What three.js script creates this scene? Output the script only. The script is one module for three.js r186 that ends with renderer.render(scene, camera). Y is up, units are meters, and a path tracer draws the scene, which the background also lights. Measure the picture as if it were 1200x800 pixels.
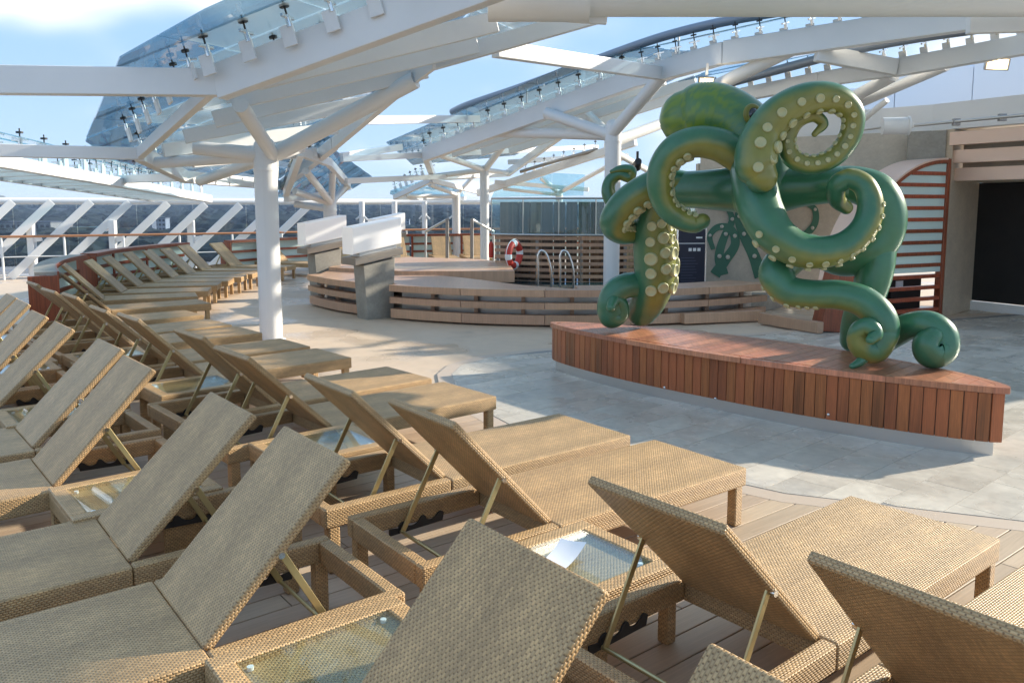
import * as THREE from 'three';
import { RoundedBoxGeometry } from 'three/addons/geometries/RoundedBoxGeometry.js';
import { mergeGeometries } from 'three/addons/utils/BufferGeometryUtils.js';

// ---------------------------------------------------------------- camera, sky, sun, exposure
const scene = new THREE.Scene();
const F = 951, PY = 352, YH = 240, EYE = 1.8;
const PITCH = Math.atan((PY - YH) / F);
const camera = new THREE.PerspectiveCamera(2 * Math.atan(400 / F) * 180 / Math.PI, 1.5, 0.05, 30000);
camera.position.set(0, EYE, 0);
camera.rotation.x = -PITCH;
camera.setViewOffset(1200, 800, 0, 400 - PY, 1200, 800);
camera.updateProjectionMatrix();

const SUN_EL = 22 * Math.PI / 180, SUN_AZ = new THREE.Vector2(0.927, -0.375).normalize();
const sunDir = new THREE.Vector3(SUN_AZ.x * Math.cos(SUN_EL), Math.sin(SUN_EL), SUN_AZ.y * Math.cos(SUN_EL));

let seed = 12345;
const rnd = () => { seed = (seed * 1664525 + 1013904223) >>> 0; return seed / 4294967296; };
function hash3(x, y, z) { let h = (x * 374761393 + y * 668265263 + z * 2147483647) | 0; h = Math.imul(h ^ (h >>> 13), 1274126177); h ^= h >>> 16; return ((h >>> 0) % 100000) / 100000; }
function vnoise(x, y, z = 0) {
  const xi = Math.floor(x), yi = Math.floor(y), zi = Math.floor(z), s = t => t * t * (3 - 2 * t);
  const u = s(x - xi), v = s(y - yi), w = s(z - zi), L = (a, b, t) => a + (b - a) * t;
  const c = (i, j, k) => hash3(xi + i, yi + j, zi + k);
  return L(L(L(c(0, 0, 0), c(1, 0, 0), u), L(c(0, 1, 0), c(1, 1, 0), u), v), L(L(c(0, 0, 1), c(1, 0, 1), u), L(c(0, 1, 1), c(1, 1, 1), u), v), w);
}
function fbm(x, y, z = 0, o = 4) { let a = 0, k = 0.5, n = 0; for (let i = 0; i < o; i++) { a += k * vnoise(x, y, z); n += k; k *= 0.5; x *= 2.03; y *= 2.03; z *= 2.03; } return a / n; }
const sst = (a, b, t) => { t = Math.min(1, Math.max(0, (t - a) / (b - a))); return t * t * (3 - 2 * t); };

{ // computed sky: clear blue with thin white cloud, whiter to the horizon
  const W = 1024, Hh = 512, d = new Float32Array(W * Hh * 4);
  for (let j = 0; j < Hh; j++) for (let i = 0; i < W; i++) {
    const el = ((j + 0.5) / Hh - 0.5) * Math.PI, az = ((i + 0.5) / W - 0.5) * 2 * Math.PI;
    const dx = Math.cos(el) * Math.cos(az), dy = Math.sin(el), dz = Math.cos(el) * Math.sin(az);
    const up = Math.max(0, dy), t = Math.pow(up, 0.5);
    let r = 0.66 - 0.98 * t + 0.66 * t * t, g = 0.82 - 0.78 * t + 0.50 * t * t, b = 1.0 - 0.46 * t + 0.30 * t * t;
    const ca = Math.max(0, dx * sunDir.x + dy * sunDir.y + dz * sunDir.z);
    const glow = 0.35 * Math.pow(ca, 6) + 0.5 * Math.pow(ca, 40);
    const q = 1 / (up + 0.16);
    let n = fbm(dx * q * 0.9 + 3.1, dz * q * 0.9 + 8.4, up * 2.5, 6) * 0.75 + 0.25 * fbm(dx * q * 3 + 1, dz * q * 3, 5, 4);
    const c = sst(0.43, 0.70, n) * 0.9;
    const cl = 1.12 + 0.25 * (n - 0.5);
    r = r + (cl * 0.99 - r) * c + glow; g = g + (cl - g) * c + glow * 0.93; b = b + (cl * 1.03 - b) * c + glow * 0.8;
    if (dy < 0) { const k = sst(0, 0.25, -dy); r = r * (1 - k) + 0.20 * k; g = g * (1 - k) + 0.22 * k; b = b * (1 - k) + 0.25 * k; }
    const o = (j * W + i) * 4, K = 0.74; d[o] = r * K; d[o + 1] = g * K; d[o + 2] = b * K; d[o + 3] = 1;
  }
  const sky = new THREE.DataTexture(d, W, Hh, THREE.RGBAFormat, THREE.FloatType);
  sky.mapping = THREE.EquirectangularReflectionMapping; sky.magFilter = sky.minFilter = THREE.LinearFilter; sky.needsUpdate = true;
  scene.background = sky; scene.environment = sky;
}
const sun = new THREE.DirectionalLight(new THREE.Color(1.0, 0.90, 0.74), 5);
sun.position.copy(sunDir).multiplyScalar(60).add(new THREE.Vector3(0, 0, -12)); sun.target.position.set(0, 0, -12);
sun.castShadow = true; sun.shadow.mapSize.set(4096, 4096); sun.shadow.radius = 1.6;
Object.assign(sun.shadow.camera, { left: -24, right: 24, top: 22, bottom: -22, near: 1, far: 130 });
scene.add(sun, sun.target);
const renderer = new THREE.WebGLRenderer({ antialias: true });
renderer.toneMapping = THREE.LinearToneMapping; renderer.toneMappingExposure = 1.72;
renderer.shadowMap.enabled = true; renderer.shadowMap.type = THREE.PCFSoftShadowMap;

// ---------------------------------------------------------------- helpers
const V = (x, y, z) => new THREE.Vector3(x, y, z);
const C_ = Math.cos(PITCH), S_ = Math.sin(PITCH);
const ray = (px, py) => { const cx = px - 600, cy = PY - py; return V(cx, cy * C_ - F * S_, -(F * C_ + cy * S_)); };
const at = (px, py, d) => { const r = ray(px, py); return V(0, EYE, 0).addScaledVector(r, d / -r.z); };            // photo direction, distance along the ground
const gnd = (px, py, y = 0) => { const r = ray(px, py); return V(0, EYE, 0).addScaledVector(r, (y - EYE) / r.y); }; // point that touches the level y
function planeOf(a, b, c) { const n = b.clone().sub(a).cross(c.clone().sub(a)).normalize(); if (n.y < 0) n.negate(); return { p: a.clone(), n }; }
const onP = (pl, px, py) => { const r = ray(px, py); const t = pl.p.clone().sub(V(0, EYE, 0)).dot(pl.n) / r.dot(pl.n); return V(0, EYE, 0).addScaledVector(r, t); };

const used = {};
function numbered(n) { if (!(n in used)) { used[n] = 0; return n; } used[n]++; return n + '_' + String(used[n]).padStart(3, '0'); }
const sh = o => { o.castShadow = o.receiveShadow = true; return o; };
function thing(name, label, category, group) {
  const o = new THREE.Group(); o.name = numbered(name); o.userData = { label, category }; if (group) o.userData.group = group; scene.add(o); return o;
}
function mesh(name, geo, mat, parent) { const m = sh(new THREE.Mesh(geo, mat)); m.name = name; parent.add(m); return m; }
function single(name, geo, mat, label, category, group) {
  const m = sh(new THREE.Mesh(geo, mat)); m.name = numbered(name); m.userData = { label, category }; if (group) m.userData.group = group; scene.add(m); return m;
}
function structure(name, geo, mat, label) { const m = geo ? sh(new THREE.Mesh(geo, mat)) : new THREE.Group(); m.name = numbered(name); m.userData = { kind: 'structure' }; if (label) m.userData.label = label; scene.add(m); return m; }
function merge(list) { return mergeGeometries(list.map(g => { const q = g.index ? g.toNonIndexed() : g; for (const k of Object.keys(q.attributes)) if (!['position', 'normal', 'uv'].includes(k)) q.deleteAttribute(k); return q; })); }
// uv in metres from the face direction
function muv(geo, rot = 0) {
  const g = geo.index ? geo.toNonIndexed() : geo, p = g.attributes.position, uv = new Float32Array(p.count * 2);
  const a = V(), b = V(), c = V(), n = V();
  for (let i = 0; i < p.count; i += 3) {
    a.fromBufferAttribute(p, i); b.fromBufferAttribute(p, i + 1); c.fromBufferAttribute(p, i + 2);
    n.copy(b).sub(a).cross(c.clone().sub(a)); const ax = Math.abs(n.x), ay = Math.abs(n.y), az = Math.abs(n.z);
    [a, b, c].forEach((q, k) => { let u, v; if (ay >= ax && ay >= az) { u = q.x; v = q.z; } else if (ax >= az) { u = q.z; v = q.y; } else { u = q.x; v = q.y; } if (rot) [u, v] = [v, u]; uv[(i + k) * 2] = u; uv[(i + k) * 2 + 1] = v; });
  }
  g.setAttribute('uv', new THREE.BufferAttribute(uv, 2)); return g;
}
const M4 = () => new THREE.Matrix4();
function rbox(x0, x1, y0, y1, z0, z1, r = 0.006, seg = 2) {
  const w = x1 - x0, h = y1 - y0, d = z1 - z0, rr = Math.min(r, w / 2.1, h / 2.1, d / 2.1);
  const g = rr > 0 ? new RoundedBoxGeometry(w, h, d, seg, rr) : new THREE.BoxGeometry(w, h, d);
  g.translate((x0 + x1) / 2, (y0 + y1) / 2, (z0 + z1) / 2); return g;
}
// a bar of box section between two points (h measured upright)
function barGeo(a, b, w, h, r = 0.01) {
  const d = b.clone().sub(a), L = d.length(); d.normalize();
  let s = V(0, 1, 0).cross(d); if (s.lengthSq() < 1e-6) s.set(1, 0, 0); s.normalize(); const u = d.clone().cross(s);
  const g = r > 0 ? new RoundedBoxGeometry(w, h, L, 1, Math.min(r, w / 3, h / 3)) : new THREE.BoxGeometry(w, h, L);
  g.applyMatrix4(M4().makeBasis(s, u, d).setPosition(a.clone().add(b).multiplyScalar(0.5))); return muv(g);
}
function tubeGeo(a, b, r, seg = 18, r2 = r) {
  const d = b.clone().sub(a), L = d.length(); const g = new THREE.CylinderGeometry(r2, r, L, seg);
  g.applyMatrix4(M4().makeRotationFromQuaternion(new THREE.Quaternion().setFromUnitVectors(V(0, 1, 0), d.normalize())).setPosition(a.clone().add(b).multiplyScalar(0.5))); return g;
}
function pipeGeo(pts, r, seg = 40, rad = 10, closed = false) { return new THREE.TubeGeometry(new THREE.CatmullRomCurve3(pts, closed, 'centripetal'), seg, r, rad, closed); }
// convex clip of polygon [[x,z]..] by half planes of convex polygon
function clipConvex(poly, cl) {
  let A = 0; for (let i = 0; i < cl.length; i++) { const p = cl[i], q = cl[(i + 1) % cl.length]; A += p[0] * q[1] - q[0] * p[1]; }
  const sg = Math.sign(A);
  for (let i = 0; i < cl.length && poly.length; i++) {
    const p = cl[i], q = cl[(i + 1) % cl.length], out = [];
    const f = r => sg * ((q[0] - p[0]) * (r[1] - p[1]) - (q[1] - p[1]) * (r[0] - p[0]));
    for (let k = 0; k < poly.length; k++) {
      const a = poly[k], b = poly[(k + 1) % poly.length], fa = f(a), fb = f(b);
      if (fa >= 0) out.push(a);
      if ((fa >= 0) !== (fb >= 0)) { const t = fa / (fa - fb); out.push([a[0] + (b[0] - a[0]) * t, a[1] + (b[1] - a[1]) * t]); }
    }
    poly = out;
  }
  return poly.length > 2 ? poly : null;
}
const polyArea = P => { let A = 0; P.forEach((p, i) => { const q = P[(i + 1) % P.length]; A += p[0] * q[1] - q[0] * p[1]; }); return Math.abs(A) / 2; };
// upright prism over a plan polygon [[x,z]..] between y0 and y1
function prism(P, y0, y1) {
  const s = new THREE.Shape(P.map(p => new THREE.Vector2(p[0], -p[1])));
  const g = new THREE.ExtrudeGeometry(s, { depth: y1 - y0, bevelEnabled: false }); g.rotateX(-Math.PI / 2); g.translate(0, y0, 0); return muv(g);
}
// prism over a convex polygon of 3D points, thickened along n
function slab(P3, n, th) {
  const o = P3[0], e1 = P3[1].clone().sub(o).normalize(), e2 = n.clone().cross(e1).normalize();
  const s = new THREE.Shape(P3.map(p => { const q = p.clone().sub(o); return new THREE.Vector2(q.dot(e1), q.dot(e2)); }));
  const g = new THREE.ExtrudeGeometry(s, { depth: th, bevelEnabled: false });
  const n2 = e1.clone().cross(e2); g.applyMatrix4(M4().makeBasis(e1, e2, n2).setPosition(o)); return g;
}
// curved bar in plan: arc about (cx,cz), radii r0..r1, heights y0..y1, angles a0..a1
function arcBar(cx, cz, r0, r1, y0, y1, a0, a1, n = 24) {
  const P = []; for (let i = 0; i <= n; i++) { const a = a0 + (a1 - a0) * i / n; P.push([cx + r1 * Math.cos(a), cz + r1 * Math.sin(a)]); }
  for (let i = n; i >= 0; i--) { const a = a0 + (a1 - a0) * i / n; P.push([cx + r0 * Math.cos(a), cz + r0 * Math.sin(a)]); }
  return prism(P, y0, y1);
}

// ---------------------------------------------------------------- materials
function tex(w, h, fn, srgb, rep) {
  const d = new Uint8Array(w * h * 4);
  for (let j = 0; j < h; j++) for (let i = 0; i < w; i++) { const c = fn(i / w, j / h, i, j), o = (j * w + i) * 4; for (let k = 0; k < 3; k++) d[o + k] = Math.max(0, Math.min(255, (c.length ? c[k] : c) * 255)); d[o + 3] = 255; }
  const t = new THREE.DataTexture(d, w, h); t.magFilter = THREE.LinearFilter; t.minFilter = THREE.LinearMipmapLinearFilter; t.generateMipmaps = true; t.wrapS = t.wrapT = THREE.RepeatWrapping;
  if (srgb) t.colorSpace = THREE.SRGBColorSpace; if (rep) t.repeat.set(rep[0], rep[1]); t.needsUpdate = true; return t;
}
// noise that tiles over 0..1
const pn = (x, y, P, s) => { const xi = Math.floor(x), yi = Math.floor(y), f = t => t * t * (3 - 2 * t), u = f(x - xi), v = f(y - yi), x0 = xi % P, x1 = (xi + 1) % P, y0 = yi % P, y1 = (yi + 1) % P; const a = hash3(x0, y0, s), b = hash3(x1, y0, s), c = hash3(x0, y1, s), d = hash3(x1, y1, s); return (a + (b - a) * u) * (1 - v) + (c + (d - c) * u) * v; };
const tn = (u, v, f, s = 0) => { f = Math.max(2, Math.round(f)); let a = 0, k = 0.5, n = 0, q = f; for (let i = 0; i < 4; i++) { a += k * pn(u * q, v * q, q, s + i * 17 + f); n += k; k *= 0.5; q *= 2; } return a / n; };
const lin = (r, g, b) => new THREE.Color().setRGB(r, g, b);
const std = (c, rough, metal = 0, extra = {}) => new THREE.MeshStandardMaterial({ color: c, roughness: rough, metalness: metal, ...extra });
const phys = (c, rough, extra = {}) => new THREE.MeshPhysicalMaterial({ color: c, roughness: rough, ...extra });

const mat = {};
{ // wicker: flat strands over round ribs, brick offset
  const N = 32, tone = [];
  for (let i = 0; i < N; i++) tone.push(0.96 + 0.08 * rnd());
  const cell = (u, v) => { const row = Math.floor(v * N), X = u * N * 0.5 + 0.5 * (row & 1), fx = X % 1, fy = (v * N) % 1, e = Math.min(fx, 1 - fx); // e: distance to the rib the strand dives under
    const h = Math.pow(Math.sin(Math.PI * fy), 0.6) * (0.45 + 0.55 * sst(0.0, 0.3, e)); const hole = sst(0.15, 0.05, e) * sst(0.1, 0.3, fy) * sst(0.9, 0.7, fy), seam = sst(0.10, 0.0, Math.min(fy, 1 - fy)); return { row, ci: Math.floor(X) % (N / 2), h: h * (1 - 0.7 * hole), dark: Math.max(hole * 0.9, seam * 0.45) }; };
  const S = 1024, REP = 1 / 0.29;
  const map = tex(S, S, (u, v) => { const q = cell(u, v), t = tone[q.row] * (0.94 + 0.12 * hash3(q.ci, q.row, 3)) * (0.93 + 0.14 * tn(u, v, 3, 5)), R = 0.77 * t, G = 0.635 * t, B = 0.455 * t, d = q.dark * 0.8; return [R + (0.42 - R) * d, G + (0.315 - G) * d, B + (0.20 - B) * d]; }, true, [REP, REP]);
  const bmp = tex(S, S, (u, v) => cell(u, v).h, false, [REP, REP]);
  mat.wicker = std(lin(1, 1, 1), 0.42, 0, { map, bumpMap: bmp, bumpScale: 0.0030 });
  mat.wicker2 = std(lin(0.94, 0.93, 0.91), 0.46, 0, { map, bumpMap: bmp, bumpScale: 0.0030 });
  mat.wicker3 = std(lin(1.0, 0.97, 0.93), 0.44, 0, { map, bumpMap: bmp, bumpScale: 0.0030 });
}
function woodSet(base, n, rough, grain = 1, spread = 0.44) {
  const out = [];
  for (let k = 0; k < n; k++) {
    const s = 1 - spread / 2 + spread * k / Math.max(1, n - 1), hue = (hash3(k, 7, 1) - 0.5) * 0.11 * spread;
    const m = tex(128, 384, (u, v) => { const g = tn(u, v, 1, k) * 0.4 + fbm(u * 26 + 3 * vnoise(u * 3, v * 3, k), v * 5, k * 3.1, 3) * 0.6; const f = 1 + grain * (g - 0.5) * 0.75 + grain * (vnoise(u * 128, v * 40, k) - 0.5) * 0.12; return [base[0] * s * f, (base[1] + hue) * s * f, base[2] * s * f]; }, true, [5, 0.7]);
    out.push(std(lin(1, 1, 1), rough, 0, { map: m }));
  }
  return out;
}
mat.clad = woodSet([0.59, 0.35, 0.21], 6, 0.40, 1, 0.20);
mat.topboard = woodSet([0.70, 0.475, 0.37], 4, 0.32, 0.8, 0.16);
mat.redwood = woodSet([0.60, 0.31, 0.20], 2, 0.4, 1, 0.2);
mat.plank = woodSet([0.735, 0.655, 0.565], 4, 0.5, 0.3, 0.07);
mat.comp = woodSet([0.74, 0.595, 0.49], 3, 0.36, 0.35, 0.06);
{ // smooth deck covering with stains and damp places
  const T = 512, st = (u, v) => sst(0.60, 0.70, tn(u, v, 7, 4)) * sst(0.45, 0.62, tn(u, v, 3, 9));
  const map = tex(T, T, (u, v) => { const n = tn(u, v, 6, 1) * 0.6 + tn(u, v, 40, 2) * 0.4, f = 0.93 + 0.14 * n - 0.13 * st(u, v); return [0.82 * f, 0.735 * f, 0.64 * f]; }, true, [0.2, 0.2]);
  const rm = tex(T, T, (u, v) => { const n = tn(u, v, 4, 6); return [0, 0.52 - 0.36 * sst(0.5, 0.62, n) * 0.9 + 0.1 * tn(u, v, 50, 3), 0]; }, false, [0.2, 0.2]);
  mat.deck = std(lin(1, 1, 1), 1, 0, { map, roughnessMap: rm });
  mat.border = std(lin(0.55, 0.45, 0.36), 0.45);
}
mat.tiles = [];
for (let k = 0; k < 4; k++) {
  const s = [0.97, 1, 1.02, 0.99][k];
  const map = tex(256, 256, (u, v) => { const n = tn(u, v, 5, k) * 0.55 + tn(u, v, 30, k + 9) * 0.45, f = s * (0.86 + 0.28 * n); return [0.785 * f, 0.755 * f, 0.705 * f]; }, true, [0.8, 0.8]);
  const rm = tex(256, 256, (u, v) => [0, 0.17 + 0.24 * sst(0.4, 0.66, tn(u, v, 4, k + 3)) + 0.1 * tn(u, v, 40, 2), 0], false, [0.6, 0.6]);
  mat.tiles.push(std(lin(1, 1, 1), 1, 0, { map, roughnessMap: rm }));
}
mat.grout = std(lin(0.27, 0.26, 0.25), 0.8);
mat.gap = std(lin(0.12, 0.09, 0.07), 0.9);
{ const bm = tex(256, 256, (u, v) => tn(u, v, 30, 5), false, [1.2, 1.2]);
  const wm = tex(256, 256, (u, v) => { const f = 0.955 + 0.045 * tn(u, v, 5, 2); return [0.93 * f, 0.93 * f, 0.925 * f]; }, true, [0.5, 0.5]);
  mat.white = std(lin(0.95, 0.95, 0.95), 0.35, 0, { map: wm, bumpMap: bm, bumpScale: 0.0008 }); }
mat.chrome = std(lin(0.75, 0.75, 0.74), 0.18, 1);
mat.black = std(lin(0.015, 0.015, 0.016), 0.45);
mat.brass = std(lin(0.52, 0.43, 0.22), 0.36, 0.85);
{ const bs = tex(256, 256, (u, v) => [0, 0.28 + 0.25 * fbm(u * 3, v * 90, 1), 0], false, [1, 1]);
  mat.gutter = std(lin(0.20, 0.24, 0.30), 0.35, 0.3);
  mat.steel = std(lin(0.56, 0.56, 0.55), 1, 1, { roughnessMap: bs });
  mat.darksteel = std(lin(0.30, 0.29, 0.28), 1, 1, { roughnessMap: bs });
  mat.bronze = std(lin(0.40, 0.34, 0.28), 1, 1, { roughnessMap: bs }); }
{ const cm = tex(256, 256, (u, v) => { const n = tn(u, v, 6, 2) * 0.6 + tn(u, v, 40, 4) * 0.4, f = 0.84 + 0.3 * n; return [0.60 * f, 0.585 * f, 0.55 * f]; }, true, [0.9, 0.9]);
  mat.concrete = std(lin(1, 1, 1), 0.62, 0, { map: cm });
  const wm2 = tex(256, 256, (u, v) => { const n = tn(u, v, 6, 5) * 0.6 + tn(u, v, 40, 7) * 0.4, f = 0.88 + 0.22 * n; return [0.76 * f, 0.74 * f, 0.70 * f]; }, true, [0.9, 0.9]);
  mat.wall = std(lin(1, 0.98, 0.95), 0.6, 0, { map: wm2 });
  mat.wallwarm = std(lin(1.0, 0.86, 0.72), 0.55, 0, { map: wm2 }); }
mat.roofglass = phys(lin(0.76, 0.87, 0.90), 0.10, { transmission: 0.62, thickness: 0, ior: 1.5 });
mat.edgeglass = phys(lin(0.50, 0.63, 0.70), 0.03, { transmission: 0.97, thickness: 0, ior: 1.5 });
mat.clearglass = phys(lin(0.72, 0.88, 0.93), 0.03, { transmission: 0.95, thickness: 0, ior: 1.5 });
mat.tintglass = phys(lin(0.58, 0.65, 0.74), 0.03, { transmission: 1, thickness: 0, ior: 1.5 });
mat.frost = phys(lin(0.74, 0.86, 0.82), 0.5, { transmission: 0.35, thickness: 0, ior: 1.5 });
mat.tableglass = phys(lin(0.93, 0.98, 0.97), 0.015, { transmission: 1, thickness: 0, ior: 1.55 });
mat.doorglass = phys(lin(0.012, 0.013, 0.015), 0.05);
mat.acrylic = phys(lin(0.88, 0.87, 0.86), 0.4, { emissive: lin(1, 0.93, 0.86), emissiveIntensity: 0.12 });
mat.copper = std(lin(0.80, 0.58, 0.46), 0.42, 0.25);
mat.red = std(lin(0.60, 0.05, 0.035), 0.5);
mat.navy = std(lin(0.012, 0.016, 0.04), 0.4);
mat.water = phys(lin(0.02, 0.06, 0.07), 0.04);
mat.paper = std(lin(0.85, 0.86, 0.88), 0.6);

// ---------------------------------------------------------------- land beyond the ship
{
  const N = 110, ext = 9000, P = [], idx = [], col = [];
  const hill = (x, z) => { const d = Math.hypot(x, z); const n = fbm(x / 900 + 5, z / 900 + 3, 1, 5); return -33 + sst(1200, 6000, d) * 75 * sst(0.32, 0.7, n) + sst(500, 1500, d) * 4 * fbm(x / 90, z / 90, 2); };
  for (let j = 0; j <= N; j++) for (let i = 0; i <= N; i++) {
    const a = i / N * 2 - 1, b = j / N, x = a * ext * 0.9, z = -30 - b * b * ext; const xx = x * (0.08 + 0.92 * b);
    P.push(xx, hill(xx, z), z);
    const n = fbm(xx / 120, z / 120, 4, 4), k = sst(0.45, 0.6, n); col.push(0.06 + 0.07 * k, 0.07 + 0.045 * k, 0.062 + 0.03 * k);
  }
  for (let j = 0; j < N; j++) for (let i = 0; i < N; i++) { const a = j * (N + 1) + i, b = a + 1, c = a + N + 1, d = c + 1; idx.push(a, b, c, b, d, c); }
  const g = new THREE.BufferGeometry(); g.setAttribute('position', new THREE.Float32BufferAttribute(P, 3)); g.setAttribute('color', new THREE.Float32BufferAttribute(col, 3)); g.setIndex(idx); g.computeVertexNormals();
  structure('terrain', g, std(lin(1, 1, 1), 0.95, 0, { vertexColors: true }));
  const wg = new THREE.PlaneGeometry(40000, 40000); wg.rotateX(-Math.PI / 2); wg.translate(0, -34, 0);
  structure('water', wg, phys(lin(0.03, 0.045, 0.05), 0.12));
  // woods: uncountable tree crowns
  const tg = new THREE.IcosahedronGeometry(1, 1), tp = tg.attributes.position; for (let i = 0; i < tp.count; i++) { const k = 0.75 + 0.5 * hash3(Math.round(tp.getX(i) * 50), Math.round(tp.getY(i) * 50), Math.round(tp.getZ(i) * 50)); tp.setXYZ(i, tp.getX(i) * k, tp.getY(i) * k * 0.8, tp.getZ(i) * k); } tg.computeVertexNormals();
  const NT = 5200, im = new THREE.InstancedMesh(tg, std(lin(1, 1, 1), 0.95), NT), m = M4(), c = new THREE.Color(); let k = 0, guard = 0;
  while (k < NT && guard++ < 60000) {
    const z = -(480 + Math.pow(rnd(), 1.6) * 3600), x = (rnd() * 2 - 1) * (-z) * 0.75; if (fbm(x / 160, z / 160, 8, 3) < 0.47) continue;
    const s = 5 + 6 * rnd() + (-z) / 500; m.makeRotationY(rnd() * 6).scale(V(s * (1 + rnd()), s, s * (1 + rnd()))).setPosition(x, hill(x, z) + s * 0.45, z); im.setMatrixAt(k, m);
    const t = 0.6 + 0.8 * rnd(); c.setRGB(0.042 * t, 0.055 * t, 0.042 * t); im.setColorAt(k, c); k++;
  }
  im.count = k; im.name = 'far_woodland'; im.userData = { kind: 'stuff', label: 'dark distant woods on the shore beyond the rail', category: 'woodland' }; sh(im); scene.add(im);
  // buildings on the shore
  const wallM = [lin(0.55, 0.56, 0.56), lin(0.42, 0.36, 0.30), lin(0.30, 0.31, 0.33), lin(0.5, 0.45, 0.38), lin(0.25, 0.2, 0.17)].map(c => std(c, 0.8)), roofM = [lin(0.16, 0.30, 0.27), lin(0.2, 0.2, 0.21), lin(0.28, 0.16, 0.12)].map(c => std(c, 0.8)), winM = phys(lin(0.02, 0.025, 0.035), 0.15);
  const bld = (px, pyBase, wpx, hpx, wi, ri, label, rows, cols, group) => {
    const p = gnd(px, pyBase, -32), d = -p.z, k = d / F, w = wpx * k, h = hpx * k, t = thing('shore_building', label, 'building', group); t.position.copy(p);
    const dep = Math.max(10, w * 0.8);
    mesh('wall', rbox(-w / 2, w / 2, -3, h, -dep, 0, 0), wallM[wi], t);
    mesh('roof', rbox(-w / 2 - 0.4, w / 2 + 0.4, h, h + 0.9, -dep - 0.4, 0.4, 0), roofM[ri], t);
    for (let r = 0; r < rows; r++) for (let q = 0; q < cols; q++) { const ww = w / cols, hh = h / rows; mesh('window', rbox(-w / 2 + ww * (q + 0.2), -w / 2 + ww * (q + 0.8), hh * (r + 0.3), hh * (r + 0.78), 0.02, 0.12, 0), winM, t); }
  };
  bld(188, 281, 13, 25, 0, 1, 'white office block with rows of dark windows on the shore', 5, 3);
  bld(174, 282, 9, 28, 2, 1, 'plain grey slab tower joined to the white office block', 0, 0);
  bld(100, 279, 36, 12, 1, 0, 'long low shed with pale green roof on the shore', 1, 6);
  bld(30, 283, 60, 22, 3, 1, 'broad brown terminal building seen through the slanted struts', 2, 9);
  bld(214, 263, 22, 10, 0, 2, 'low pale building with red roof right of the office block', 1, 5);
  bld(476, 270, 7, 13, 0, 1, 'slim pale tower beyond the lamp pedestals', 4, 2);
  for (let i = 0; i < 34; i++) { const px = 5 + rnd() * 560, py = 254 + Math.pow(rnd(), 1.3) * 32; bld(px, py, 5 + rnd() * 13, 3 + rnd() * 5, Math.floor(rnd() * 5), Math.floor(rnd() * 3), 'small distant house or shed among the trees on the shore', 1, 3, 'small houses on the far shore'); }
}

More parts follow.
